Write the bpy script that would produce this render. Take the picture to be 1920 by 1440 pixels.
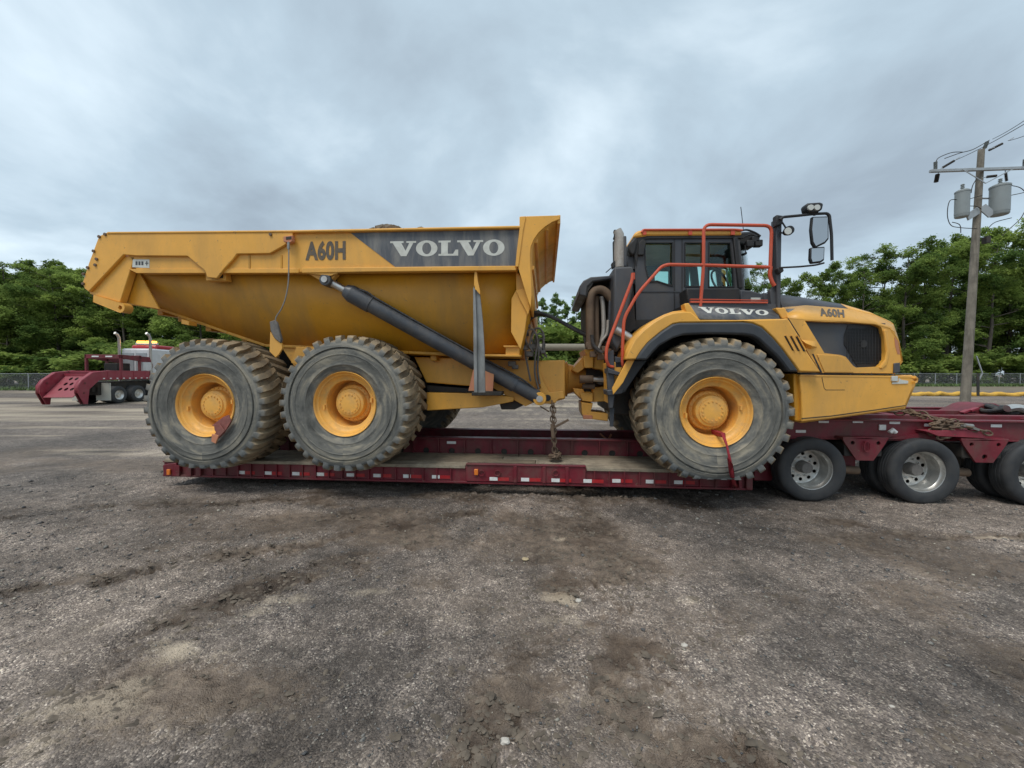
import bpy, bmesh, math, random
import numpy as np
from mathutils import Vector, Matrix
from mathutils.geometry import tessellate_polygon

R = math.radians
rnd = random.Random(7)
for o in list(bpy.data.objects):
    bpy.data.objects.remove(o)
scene = bpy.context.scene
COL = scene.collection

# ------------------------------------------------------------------ camera
TH, PT, FP = R(4.8), R(1.55), 740.0
CAM = Vector((0.0, -7.09, 1.83))
FW = Vector((-math.sin(TH) * math.cos(PT), math.cos(TH) * math.cos(PT), -math.sin(PT)))
RT = Vector((math.cos(TH), math.sin(TH), 0))
UP = RT.cross(FW)
cd = bpy.data.cameras.new('camera')
cam = bpy.data.objects.new('camera', cd)
COL.objects.link(cam)
cam.matrix_world = Matrix.Translation(CAM) @ Matrix((RT, UP, -FW)).transposed().to_4x4()
cd.sensor_width = 36
cd.lens = FP / 1920 * 36
cd.clip_start = 0.05
cd.clip_end = 2000
scene.camera = cam


def ray(px, py):
    return FW + RT * ((px - 960) / FP) + UP * ((720 - py) / FP)


def P(px, py, y):
    "point at which the line of sight meets the vertical plane y (the vehicle's own length axis is x)"
    d = ray(px, py)
    return CAM + d * ((y - CAM.y) / d.y)


def G(px, py, z=0.0):
    d = ray(px, py)
    return CAM + d * ((z - CAM.z) / d.z)


def D(px, py, depth):
    return CAM + ray(px, py) * depth


def ground_at(px, depth):
    p = D(px, 700, depth)
    return Vector((p.x, p.y, 0))


# ------------------------------------------------------------------ world
world = bpy.data.worlds.new('World')
scene.world = world
world.use_nodes = True
wn, wl = world.node_tree.nodes, world.node_tree.links
wn.clear()
SUN_EL, SUN_AZ = R(62), R(212)


def N(nodes, t, **kw):
    n = nodes.new(t)
    for k, v in kw.items():
        if k in n.inputs.keys():
            n.inputs[k].default_value = v
        else:
            setattr(n, k, v)
    return n


sky = N(wn, 'ShaderNodeTexSky', sky_type='NISHITA', sun_disc=False, sun_elevation=SUN_EL, sun_rotation=SUN_AZ)
bg1 = N(wn, 'ShaderNodeBackground', Strength=0.1)
wl.new(sky.outputs[0], bg1.inputs[0])
tc = N(wn, 'ShaderNodeTexCoord')
sep = N(wn, 'ShaderNodeSeparateXYZ')
wl.new(tc.outputs['Generated'], sep.inputs[0])
zz = N(wn, 'ShaderNodeMath', operation='MAXIMUM')
wl.new(sep.outputs[2], zz.inputs[0]); zz.inputs[1].default_value = 0.0
za = N(wn, 'ShaderNodeMath', operation='ADD')
wl.new(zz.outputs[0], za.inputs[0]); za.inputs[1].default_value = 0.28
vx = N(wn, 'ShaderNodeMath', operation='DIVIDE'); wl.new(sep.outputs[0], vx.inputs[0]); wl.new(za.outputs[0], vx.inputs[1])
vy = N(wn, 'ShaderNodeMath', operation='DIVIDE'); wl.new(sep.outputs[1], vy.inputs[0]); wl.new(za.outputs[0], vy.inputs[1])
cb = N(wn, 'ShaderNodeCombineXYZ'); wl.new(vx.outputs[0], cb.inputs[0]); wl.new(vy.outputs[0], cb.inputs[1])
cn1 = N(wn, 'ShaderNodeTexNoise', Scale=1.15, Detail=7.0, Roughness=0.53, Distortion=0.35)
wl.new(cb.outputs[0], cn1.inputs['Vector'])
cr = N(wn, 'ShaderNodeValToRGB')
wl.new(cn1.outputs['Fac'], cr.inputs[0])
el = cr.color_ramp.elements
el[0].position, el[0].color = 0.34, (0.255, 0.308, 0.355, 1)
el[1].position, el[1].color = 0.69, (0.62, 0.715, 0.775, 1)
e = el.new(0.5); e.color = (0.365, 0.452, 0.515, 1)
bg2 = N(wn, 'ShaderNodeBackground', Strength=1.0)
wl.new(cr.outputs[0], bg2.inputs[0])
wm = N(wn, 'ShaderNodeMixShader', Fac=0.88)
wl.new(bg1.outputs[0], wm.inputs[1]); wl.new(bg2.outputs[0], wm.inputs[2])
wo = N(wn, 'ShaderNodeOutputWorld')
wl.new(wm.outputs[0], wo.inputs[0])

sd = bpy.data.lights.new('sun', 'SUN')
sd.energy = 1.3
sd.angle = R(24)
sd.color = (1.0, 0.96, 0.9)
sun = bpy.data.objects.new('sun', sd)
COL.objects.link(sun)
# nishita rotation is measured clockwise from +Y
sdir = Vector((math.sin(SUN_AZ) * math.cos(SUN_EL), math.cos(SUN_AZ) * math.cos(SUN_EL), math.sin(SUN_EL)))
sun.rotation_euler = sdir.to_track_quat('Z', 'Y').to_euler()
sun.location = (0, 0, 30)
scene.view_settings.view_transform = 'Standard'
scene.view_settings.look = 'None'
scene.view_settings.gamma = 1
scene.view_settings.use_curve_mapping = False
scene.view_settings.exposure = 0.66


# ------------------------------------------------------------------ materials
def mk(name, c, rough=0.6, metal=0.0, var=0.15, vscale=3.0, dirt=None, damt=0.4, dscale=2.0, streak=1.0,
       bump=0.0, bscale=60.0, spec=0.5, coat=0.0, chips=0.0):
    m = bpy.data.materials.new(name)
    m.use_nodes = True
    n, l = m.node_tree.nodes, m.node_tree.links
    b = n['Principled BSDF']
    b.inputs['Roughness'].default_value = rough
    b.inputs['Metallic'].default_value = metal
    b.inputs['Specular IOR Level'].default_value = spec
    b.inputs['Coat Weight'].default_value = coat
    t = N(n, 'ShaderNodeTexCoord')
    src = t.outputs['Object']
    n1 = N(n, 'ShaderNodeTexNoise', Scale=vscale, Detail=6.0, Roughness=0.6)
    l.new(src, n1.inputs['Vector'])
    mr = N(n, 'ShaderNodeMapRange'); l.new(n1.outputs['Fac'], mr.inputs[0])
    mr.inputs[1].default_value = 0.3; mr.inputs[2].default_value = 0.7
    mr.inputs[3].default_value = 1 - var; mr.inputs[4].default_value = 1 + var
    mul = N(n, 'ShaderNodeVectorMath', operation='SCALE')
    mul.inputs[0].default_value = c[:3]
    l.new(mr.outputs[0], mul.inputs['Scale'])
    col = mul.outputs[0]
    if dirt:
        mp = N(n, 'ShaderNodeMapping'); l.new(src, mp.inputs[0])
        mp.inputs['Scale'].default_value = (1, 1, 1 / streak)
        n2 = N(n, 'ShaderNodeTexNoise', Scale=dscale, Detail=9.0, Roughness=0.68, Distortion=0.4)
        l.new(mp.outputs[0], n2.inputs['Vector'])
        r2 = N(n, 'ShaderNodeMapRange'); l.new(n2.outputs['Fac'], r2.inputs[0])
        r2.inputs[1].default_value = 0.44; r2.inputs[2].default_value = 0.72
        r2.inputs[3].default_value = 0.0; r2.inputs[4].default_value = damt
        mx = N(n, 'ShaderNodeMix', data_type='RGBA')
        l.new(r2.outputs[0], mx.inputs[0]); l.new(col, mx.inputs[6]); mx.inputs[7].default_value = (*dirt, 1)
        col = mx.outputs[2]
        rr = N(n, 'ShaderNodeMapRange'); l.new(r2.outputs[0], rr.inputs[0])
        rr.inputs[2].default_value = max(damt, .01)
        rr.inputs[3].default_value = rough; rr.inputs[4].default_value = min(1, rough + 0.35)
        l.new(rr.outputs[0], b.inputs['Roughness'])
    if chips:      # small scuffs and chips, plus splashes of dried mud
        nc = N(n, 'ShaderNodeTexNoise', Scale=16.0, Detail=10.0, Roughness=0.75, Distortion=1.2)
        l.new(src, nc.inputs['Vector'])
        rc = N(n, 'ShaderNodeMapRange'); l.new(nc.outputs['Fac'], rc.inputs[0])
        rc.inputs[1].default_value = 0.62; rc.inputs[2].default_value = 0.66; rc.inputs[4].default_value = chips
        mc = N(n, 'ShaderNodeMix', data_type='RGBA')
        l.new(rc.outputs[0], mc.inputs[0]); l.new(col, mc.inputs[6]); mc.inputs[7].default_value = (0.15, 0.105, 0.07, 1)
        col = mc.outputs[2]
    l.new(col, b.inputs['Base Color'])
    if bump:
        n3 = N(n, 'ShaderNodeTexNoise', Scale=bscale, Detail=5.0, Roughness=0.6)
        l.new(src, n3.inputs['Vector'])
        bp = N(n, 'ShaderNodeBump', Strength=bump, Distance=0.02)
        l.new(n3.outputs['Fac'], bp.inputs['Height'])
        l.new(bp.outputs[0], b.inputs['Normal'])
    return m


MUD = (0.20, 0.155, 0.10)
M = dict(
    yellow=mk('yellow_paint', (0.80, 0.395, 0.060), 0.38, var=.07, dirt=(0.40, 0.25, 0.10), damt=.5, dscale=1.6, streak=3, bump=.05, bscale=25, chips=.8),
    yellow_shaded=mk('yellow_paint_shaded', (0.62, 0.285, 0.018), 0.42, var=.09, dirt=(0.30, 0.185, 0.07), damt=.65, dscale=1.1, streak=4, bump=.12, bscale=9, chips=.7),  # same yellow paint, with the shade of lower faces put into its colour
    rim=mk('rim_paint', (0.86, 0.44, 0.085), 0.45, var=.08, dirt=(0.36, 0.25, 0.14), damt=.6, dscale=5, bump=.05),
    grey=mk('dark_grey_paint', (0.052, 0.056, 0.066), 0.5, var=.12, dirt=(0.14, 0.125, 0.105), damt=.5, dscale=2.2, streak=3),
    decal=mk('slate_decal', (0.085, 0.092, 0.105), 0.55, var=.12, dirt=(0.33, 0.31, 0.27), damt=.75, dscale=5, streak=6),
    black=mk('black_plastic', (0.014, 0.014, 0.016), 0.55, var=.2, dirt=(0.09, 0.08, 0.065), damt=.35, dscale=4),
    rubberlip=mk('black_rubber', (0.035, 0.040, 0.048), 0.6, var=.15, dirt=(0.10, 0.10, 0.095), damt=.5, dscale=3),
    white=mk('white_letter', (0.62, 0.62, 0.56), 0.6, var=.08, dirt=(0.35, 0.33, 0.28), damt=.5, dscale=7),
    letter=mk('grey_letter', (0.10, 0.085, 0.07), 0.6, var=.2, dirt=(0.36, 0.21, 0.06), damt=.4, dscale=12),
    red_rail=mk('orange_red_paint', (0.58, 0.085, 0.035), 0.42, var=.12, dirt=(0.30, 0.10, 0.06), damt=.4, dscale=6),
    steel=mk('worn_steel', (0.30, 0.29, 0.27), 0.42, metal=.65, var=.25, dirt=(0.12, 0.09, 0.06), damt=.6, dscale=5),
    cyl=mk('grey_cylinder_paint', (0.062, 0.066, 0.075), 0.38, var=.2, dirt=(0.16, 0.14, 0.115), damt=.6, dscale=4, streak=1),
    prop=mk('grey_prop_paint', (0.26, 0.26, 0.25), 0.45, metal=.3, var=.25, dirt=(0.09, 0.075, 0.06), damt=.6, dscale=6, streak=4),
    pink=mk('faded_red_paint', (0.52, 0.20, 0.11), 0.6, var=.12, dirt=(0.5, 0.3, 0.12), damt=.5, dscale=8),
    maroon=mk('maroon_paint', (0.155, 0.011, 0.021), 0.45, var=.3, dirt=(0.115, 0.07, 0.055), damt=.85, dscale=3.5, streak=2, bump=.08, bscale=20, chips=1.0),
    tape_w=mk('white_tape', (0.78, 0.78, 0.76), 0.35, var=.1, dirt=(0.3, 0.25, 0.2), damt=.4, dscale=12),
    tape_r=mk('red_tape', (0.42, 0.015, 0.02), 0.35, var=.1, dirt=(0.2, 0.1, 0.08), damt=.4, dscale=12),
    alu=mk('aluminium', (0.62, 0.61, 0.58), 0.33, metal=.85, var=.12, dirt=(0.2, 0.18, 0.15), damt=.45, dscale=9),
    dark=mk('greasy_metal', (0.022, 0.020, 0.018), 0.6, var=.3, dirt=(0.10, 0.075, 0.05), damt=.6, dscale=6),
    rust=mk('rusty_brown_metal', (0.13, 0.085, 0.055), 0.7, var=.3, dirt=(0.24, 0.17, 0.11), damt=.6, dscale=7),
    chrome=mk('dull_chrome', (0.62, 0.60, 0.57), 0.30, metal=.9, var=.1, dirt=(0.3, 0.25, 0.2), damt=.5, dscale=6),
    stack=mk('exhaust_steel', (0.42, 0.39, 0.35), 0.5, metal=.3, var=.15, dirt=(0.2, 0.14, 0.1), damt=.6, dscale=6),
    hose=mk('hose_rubber', (0.03, 0.03, 0.032), 0.55, var=.2, dirt=(0.16, 0.14, 0.12), damt=.6, dscale=12),
    hose_grey=mk('dusty_hose', (0.17, 0.155, 0.14), 0.6, var=.25, dirt=(0.05, 0.05, 0.05), damt=.5, dscale=15),
    wood=mk('pole_wood', (0.20, 0.175, 0.14), 0.85, var=.3, dirt=(0.06, 0.05, 0.038), damt=.8, dscale=9, streak=10, bump=.5, bscale=25),
    galv=mk('galvanised', (0.36, 0.38, 0.39), 0.5, metal=.3, var=.1, dirt=(0.2, 0.2, 0.19), damt=.3),
    transformer=mk('transformer_grey', (0.25, 0.275, 0.275), 0.5, var=.06, dirt=(0.25, 0.25, 0.23), damt=.3),
    boom=mk('yellow_boom', (0.70, 0.40, 0.055), 0.7, var=.2, vscale=6, dirt=(0.35, 0.22, 0.1), damt=.5, dscale=3),
    white_paint=mk('off_white_paint', (0.60, 0.60, 0.60), 0.4, var=.05, dirt=(0.35, 0.33, 0.3), damt=.4),
    red_cab=mk('red_cab_paint', (0.40, 0.015, 0.025), 0.3, var=.08, coat=.3),
    pinkred=mk('sunlit_maroon_paint', (0.27, 0.030, 0.048), 0.45, var=.12, dirt=(0.25, 0.13, 0.12), damt=.4, dscale=3),  # maroon lightened to a sunlit tone in its base colour
    flap=mk('white_flap', (0.62, 0.60, 0.52), 0.6, var=.06),
    pipe=mk('beige_pipe', (0.22, 0.19, 0.14), 0.7, var=.12),
    heap=mk('brown_earth', (0.17, 0.13, 0.09), 0.95, var=.3, vscale=8, bump=.6, bscale=30),
    truck_tyre=mk('road_tyre', (0.028, 0.030, 0.033), 0.65, var=.15, dirt=(0.10, 0.095, 0.088), damt=.45, dscale=5, bump=.1, bscale=80),
)


def glass(name, tint, alpha=.85):
    m = bpy.data.materials.new(name)
    m.use_nodes = True
    n, l = m.node_tree.nodes, m.node_tree.links
    n.clear()
    tr = N(n, 'ShaderNodeBsdfTransparent'); tr.inputs[0].default_value = (*tint, 1)
    gl = N(n, 'ShaderNodeBsdfGlossy', Roughness=0.03)
    gl.inputs[0].default_value = (.9, .95, .95, 1)
    fr = N(n, 'ShaderNodeFresnel', IOR=1.45)
    mx = N(n, 'ShaderNodeMixShader')
    l.new(fr.outputs[0], mx.inputs[0]); l.new(tr.outputs[0], mx.inputs[1]); l.new(gl.outputs[0], mx.inputs[2])
    o = N(n, 'ShaderNodeOutputMaterial'); l.new(mx.outputs[0], o.inputs[0])
    return m


M['glass'] = glass('green_glass', (0.80, 0.95, 0.92))
mm = mk('mirror', (0.50, 0.51, 0.52), 0.06, metal=1, var=.02); M['mirror'] = mm


def emis(name, c, s):
    m = bpy.data.materials.new(name); m.use_nodes = True
    b = m.node_tree.nodes['Principled BSDF']
    b.inputs['Base Color'].default_value = (*c, 1)
    b.inputs['Emission Color'].default_value = (*c, 1)
    b.inputs['Emission Strength'].default_value = s
    return m


M['amber'] = emis('lit_amber_lens', (1.0, 0.45, 0.05), 3.0)
m = mk('orange_lens', (0.75, 0.20, 0.03), 0.25, var=.05); M['lens'] = m
m = mk('lamp_glass', (0.55, 0.56, 0.52), 0.15, var=.05); M['lamp'] = m


def tyre_material():
    m = bpy.data.materials.new('muddy_tyre'); m.use_nodes = True
    n, l = m.node_tree.nodes, m.node_tree.links
    b = n['Principled BSDF']; b.inputs['Roughness'].default_value = .85
    b.inputs['Specular IOR Level'].default_value = .3
    at = N(n, 'ShaderNodeAttribute', attribute_name='rad')     # radius from the axle
    t = N(n, 'ShaderNodeTexCoord')
    # dirt streaks running around the sidewall: noise in (radius, angle)
    sp = N(n, 'ShaderNodeSeparateXYZ'); l.new(t.outputs['Object'], sp.inputs[0])
    an = N(n, 'ShaderNodeMath', operation='ARCTAN2'); l.new(sp.outputs[0], an.inputs[0]); l.new(sp.outputs[2], an.inputs[1])
    cmb = N(n, 'ShaderNodeCombineXYZ')
    k1 = N(n, 'ShaderNodeMath', operation='MULTIPLY'); l.new(at.outputs['Fac'], k1.inputs[0]); k1.inputs[1].default_value = 9
    k2 = N(n, 'ShaderNodeMath', operation='MULTIPLY'); l.new(an.outputs[0], k2.inputs[0]); k2.inputs[1].default_value = 1.5
    l.new(k1.outputs[0], cmb.inputs[0]); l.new(k2.outputs[0], cmb.inputs[1]); l.new(sp.outputs[1], cmb.inputs[2])
    oi = N(n, 'ShaderNodeObjectInfo')
    n1 = N(n, 'ShaderNodeTexNoise', Scale=1.1, Detail=7.0, Roughness=.62, Distortion=.6, noise_dimensions='4D')
    l.new(cmb.outputs[0], n1.inputs['Vector'])
    w = N(n, 'ShaderNodeMath', operation='MULTIPLY'); l.new(oi.outputs['Random'], w.inputs[0]); w.inputs[1].default_value = 20
    l.new(w.outputs[0], n1.inputs['W'])
    r1 = N(n, 'ShaderNodeValToRGB'); l.new(n1.outputs['Fac'], r1.inputs[0])
    e = r1.color_ramp.elements
    e[0].position = .32; e[0].color = (0.080, 0.080, 0.073, 1)
    e[1].position = .66; e[1].color = (0.315, 0.28, 0.215, 1)
    q = e.new(.48); q.color = (0.150, 0.146, 0.130, 1)
    # mud on the tread
    n2 = N(n, 'ShaderNodeTexNoise', Scale=3.5, Detail=6.0, Roughness=.6); l.new(t.outputs['Object'], n2.inputs['Vector'])
    r2 = N(n, 'ShaderNodeValToRGB'); l.new(n2.outputs['Fac'], r2.inputs[0])
    e = r2.color_ramp.elements
    e[0].position = .34; e[0].color = (0.15, 0.122, 0.088, 1)
    e[1].position = .62; e[1].color = (0.36, 0.27, 0.165, 1)
    ab = N(n, 'ShaderNodeMath', operation='ABSOLUTE'); l.new(sp.outputs[1], ab.inputs[0])
    rm = N(n, 'ShaderNodeMapRange'); l.new(ab.outputs[0], rm.inputs[0])
    rm.inputs[1].default_value = .385; rm.inputs[2].default_value = .415; rm.inputs[3].default_value = 1; rm.inputs[4].default_value = 0
    rt = N(n, 'ShaderNodeMapRange'); l.new(at.outputs['Fac'], rt.inputs[0])
    rt.inputs[1].default_value = .84; rt.inputs[2].default_value = .88
    mulf = N(n, 'ShaderNodeMath', operation='MULTIPLY'); l.new(rm.outputs[0], mulf.inputs[0]); l.new(rt.outputs[0], mulf.inputs[1])
    mx = N(n, 'ShaderNodeMix', data_type='RGBA'); l.new(mulf.outputs[0], mx.inputs[0]); l.new(r1.outputs[0], mx.inputs[6]); l.new(r2.outputs[0], mx.inputs[7])
    # scuffed bluish shoulder
    rs = N(n, 'ShaderNodeMapRange'); l.new(at.outputs['Fac'], rs.inputs[0])
    rs.inputs[1].default_value = .83; rs.inputs[2].default_value = .87; rs.inputs[4].default_value = .55
    inv = N(n, 'ShaderNodeMath', operation='SUBTRACT'); inv.inputs[0].default_value = 1; l.new(mulf.outputs[0], inv.inputs[1])
    m3 = N(n, 'ShaderNodeMath', operation='MULTIPLY'); l.new(rs.outputs[0], m3.inputs[0]); l.new(inv.outputs[0], m3.inputs[1])
    mx2 = N(n, 'ShaderNodeMix', data_type='RGBA'); l.new(m3.outputs[0], mx2.inputs[0]); l.new(mx.outputs[2], mx2.inputs[6]); mx2.inputs[7].default_value = (0.125, 0.137, 0.143, 1)
    l.new(mx2.outputs[2], b.inputs['Base Color'])
    n4 = N(n, 'ShaderNodeTexNoise', Scale=22.0, Detail=5.0); l.new(t.outputs['Object'], n4.inputs['Vector'])
    bp = N(n, 'ShaderNodeBump', Strength=.35, Distance=.02); l.new(n4.outputs['Fac'], bp.inputs['Height']); l.new(bp.outputs[0], b.inputs['Normal'])
    return m


M['tyre'] = tyre_material()


def leaf_material(name, c1, c2, trans=.25):
    m = bpy.data.materials.new(name); m.use_nodes = True
    n, l = m.node_tree.nodes, m.node_tree.links
    n.clear()
    t = N(n, 'ShaderNodeTexCoord'); oi = N(n, 'ShaderNodeObjectInfo')
    n1 = N(n, 'ShaderNodeTexNoise', Scale=.55, Detail=4.0); l.new(t.outputs['Object'], n1.inputs['Vector'])
    at = N(n, 'ShaderNodeAttribute', attribute_name='tone')
    a1 = N(n, 'ShaderNodeMath', operation='ADD'); l.new(n1.outputs['Fac'], a1.inputs[0]); l.new(at.outputs['Fac'], a1.inputs[1])
    rr = N(n, 'ShaderNodeMath', operation='MULTIPLY_ADD'); l.new(oi.outputs['Random'], rr.inputs[0]); rr.inputs[1].default_value = .5; rr.inputs[2].default_value = -.25
    a2 = N(n, 'ShaderNodeMath', operation='ADD'); l.new(a1.outputs[0], a2.inputs[0]); l.new(rr.outputs[0], a2.inputs[1])
    mp = N(n, 'ShaderNodeMapRange'); l.new(a2.outputs[0], mp.inputs[0]); mp.inputs[1].default_value = .45; mp.inputs[2].default_value = 1.5
    mx = N(n, 'ShaderNodeMix', data_type='RGBA'); l.new(mp.outputs[0], mx.inputs[0]); mx.inputs[6].default_value = (*c1, 1); mx.inputs[7].default_value = (*c2, 1)
    df = N(n, 'ShaderNodeBsdfDiffuse'); tr = N(n, 'ShaderNodeBsdfTranslucent')
    l.new(mx.outputs[2], df.inputs[0]); l.new(mx.outputs[2], tr.inputs[0])
    ms = N(n, 'ShaderNodeMixShader', Fac=trans); l.new(df.outputs[0], ms.inputs[1]); l.new(tr.outputs[0], ms.inputs[2])
    o = N(n, 'ShaderNodeOutputMaterial'); l.new(ms.outputs[0], o.inputs[0])
    return m


M['leaf'] = leaf_material('leaf_green', (0.085, 0.145, 0.040), (0.44, 0.55, 0.14), .5)
M['leaf_pale'] = leaf_material('leaf_pale', (0.11, 0.19, 0.06), (0.38, 0.50, 0.18), .5)
M['bark'] = mk('bark', (0.09, 0.075, 0.06), .9, var=.3, vscale=5)


# ------------------------------------------------------------------ mesh helpers
class MB:
    def __init__(s):
        s.v, s.f = [], []

    def add(s, vs, fs):
        b = len(s.v)
        s.v += [tuple(v) for v in vs]
        s.f += [tuple(i + b for i in f) for f in fs]
        return s

    def box(s, x0, x1, y0, y1, z0, z1):
        vs = [(x, y, z) for x in (x0, x1) for y in (y0, y1) for z in (z0, z1)]
        return s.add(vs, [(0, 1, 3, 2), (4, 6, 7, 5), (0, 4, 5, 1), (2, 3, 7, 6), (0, 2, 6, 4), (1, 5, 7, 3)])

    def bar(s, p, q, w, h=None, up=(0, 0, 1)):
        p, q = Vector(p), Vector(q)
        h = h or w
        d = (q - p).normalized()
        a = d.cross(Vector(up))
        if a.length < 1e-4:
            a = d.cross(Vector((1, 0, 0)))
        a.normalize(); b = a.cross(d)
        vs = []
        for c in (p, q):
            for i, j in ((-1, -1), (1, -1), (1, 1), (-1, 1)):
                vs.append(c + a * (i * w / 2) + b * (j * h / 2))
        return s.add(vs, [(3, 2, 1, 0), (4, 5, 6, 7), (0, 1, 5, 4), (1, 2, 6, 5), (2, 3, 7, 6), (3, 0, 4, 7)])

    def tube(s, pts, r, n=10, rads=None):
        pts = [Vector(p) for p in pts]
        k = len(pts)
        rads = rads or [r] * k
        t0 = (pts[1] - pts[0]).normalized()
        a = t0.cross(Vector((0, 0, 1)))
        if a.length < .05:
            a = t0.cross(Vector((0, 1, 0)))
        a.normalize()
        vs = []
        for i, p in enumerate(pts):
            t = (pts[min(i + 1, k - 1)] - pts[max(i - 1, 0)]).normalized()
            a = (a - t * a.dot(t)).normalized()
            b = t.cross(a)
            for j in range(n):
                w = 2 * math.pi * j / n
                vs.append(p + (a * math.cos(w) + b * math.sin(w)) * rads[i])
        fs = []
        for i in range(k - 1):
            for j in range(n):
                j2 = (j + 1) % n
                fs.append((i * n + j, i * n + j2, (i + 1) * n + j2, (i + 1) * n + j))
        fs.append(tuple(range(n - 1, -1, -1)))
        fs.append(tuple((k - 1) * n + j for j in range(n)))
        return s.add(vs, fs)

    def slab(s, pts, dy, taper=None):
        "closed outline of 3D points, given thickness dy along y"
        n = len(pts)
        a = [Vector(p) for p in pts]
        b = [Vector((p.x, p.y + dy, p.z)) for p in a]
        area = sum(a[i].x * a[(i + 1) % n].z - a[(i + 1) % n].x * a[i].z for i in range(n))
        if area < 0:
            a.reverse(); b.reverse()
        fs = [tuple(range(n)), tuple(range(2 * n - 1, n - 1, -1))]
        fs += [(i, i + n, (i + 1) % n + n, (i + 1) % n) for i in range(n)]
        return s.add(a + b, fs)

    def px(s, pl, y, dy):
        "outline read off at plane y, thickness dy"
        return s.slab([P(u, v, y) for u, v in pl], dy)

    def holed(s, outer, holes, dy):
        loops = [[Vector(p) for p in outer]] + [[Vector(p) for p in h] for h in holes]
        flat = [p for L in loops for p in L]
        tri = tessellate_polygon([[Vector((p.x, p.z, 0)) for p in L] for L in loops])
        n = len(flat)
        back = [Vector((p.x, p.y + dy, p.z)) for p in flat]
        fs = []
        for t in tri:
            a, b, c = (flat[i] for i in t)
            cr = (b.x - a.x) * (c.z - a.z) - (b.z - a.z) * (c.x - a.x)
            t = tuple(t) if cr > 0 else tuple(reversed(t))
            fs.append(t); fs.append(tuple(i + n for i in reversed(t)))
        k = 0
        for L in loops:
            m = len(L)
            for i in range(m):
                j = (i + 1) % m
                fs.append((k + i, k + i + n, k + j + n, k + j))
            k += m
        return s.add(flat + back, fs)

    def lathe(s, prof, c, n=48, axis='y'):
        "prof = [(r, offset)], turned round an axis through c; axis y"
        c = Vector(c)
        vs, fs = [], []
        for r, o in prof:
            for j in range(n):
                w = 2 * math.pi * j / n
                if axis == 'y':
                    vs.append(c + Vector((r * math.cos(w), o, r * math.sin(w))))
                elif axis == 'z':
                    vs.append(c + Vector((r * math.cos(w), r * math.sin(w), o)))
                else:
                    vs.append(c + Vector((o, r * math.cos(w), r * math.sin(w))))
        for i in range(len(prof) - 1):
            for j in range(n):
                j2 = (j + 1) % n
                fs.append((i * n + j, i * n + j2, (i + 1) * n + j2, (i + 1) * n + j))
        return s.add(vs, fs)

    def strip(s, rows, thick=0.0):
        "surface through rows of 3D points"
        m = len(rows[0])
        vs = [p for r in rows for p in r]
        fs = [(i * m + j, i * m + j + 1, (i + 1) * m + j + 1, (i + 1) * m + j) for i in range(len(rows) - 1) for j in range(m - 1)]
        return s.add(vs, fs)

    def ring(s, c, r, t, n=14, k=6, u=(1, 0, 0), v=(0, 0, 1), sx=1.0, sy=1.0):
        c, u, v = Vector(c), Vector(u).normalized(), Vector(v).normalized()
        w = u.cross(v)
        vs, fs = [], []
        for i in range(n):
            a = 2 * math.pi * i / n
            d = u * math.cos(a) * sx + v * math.sin(a) * sy
            dn = d.normalized()
            for j in range(k):
                b = 2 * math.pi * j / k
                vs.append(c + d * r + dn * (t * math.cos(b)) + w * (t * math.sin(b)))
        for i in range(n):
            for j in range(k):
                fs.append((i * k + j, ((i + 1) % n) * k + j, ((i + 1) % n) * k + (j + 1) % k, i * k + (j + 1) % k))
        return s.add(vs, fs)

    def mirror_y(s, yc=0.0):
        b = len(s.v)
        s.v += [(x, 2 * yc - y, z) for x, y, z in s.v]
        s.f += [tuple(i + b for i in reversed(f)) for f in s.f[:]]
        return s

    def build(s, name, mat, parent=None, bevel=0.0, smooth=35, solid=0.0, label=None, seg=2):
        off = OFF.get(parent.name, Vector((0, 0, 0))) if parent else Vector((0, 0, 0))
        me = bpy.data.meshes.new(name)
        me.from_pydata([(x - off.x, y - off.y, z - off.z) for x, y, z in s.v], [], s.f)
        me.validate()
        me.update()
        if smooth:
            me.polygons.foreach_set('use_smooth', [True] * len(me.polygons))
            me.set_sharp_from_angle(angle=R(smooth))
        me.materials.append(M[mat] if isinstance(mat, str) else mat)
        o = bpy.data.objects.new(name, me)
        COL.objects.link(o)
        if parent:
            o.parent = parent
            OFF[o.name] = off
        if solid:
            md = o.modifiers.new('solid', 'SOLIDIFY'); md.thickness = solid; md.offset = 0
        if bevel:
            md = o.modifiers.new('bevel', 'BEVEL'); md.width = bevel; md.segments = seg; md.limit_method = 'ANGLE'; md.angle_limit = R(40)
            md.harden_normals = False
        if label:
            o['label'] = label
        return o


OFF = {}


def thing(name, label, cat, loc=(0, 0, 0), group=None, local=False, rotz=0.0):
    o = bpy.data.objects.new(name, None)
    COL.objects.link(o)
    o.location = loc
    o.rotation_euler = (0, 0, rotz)
    o.empty_display_size = .2
    o['label'] = label; o['category'] = cat
    if group:
        o['group'] = group
    OFF[o.name] = Vector((0, 0, 0)) if local else Vector(loc)
    return o


def tag(o, label, cat, group=None):
    o['label'] = label; o['category'] = cat
    if group:
        o['group'] = group
    return o


def copy_tree(o, parent=None, loc=None, rot=None, off=None):
    c = o.copy()
    COL.objects.link(c)
    if parent:
        c.parent = parent
    if loc is not None:
        c.location = loc
    if rot is not None:
        c.rotation_euler = rot
    for ch in list(o.children):
        copy_tree(ch, c)
    return c


def arc(p, q, sag, n=12):
    p, q = Vector(p), Vector(q)
    return [p.lerp(q, i / n) + Vector((0, 0, -sag * 4 * (i / n) * (1 - i / n))) for i in range(n + 1)]


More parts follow.
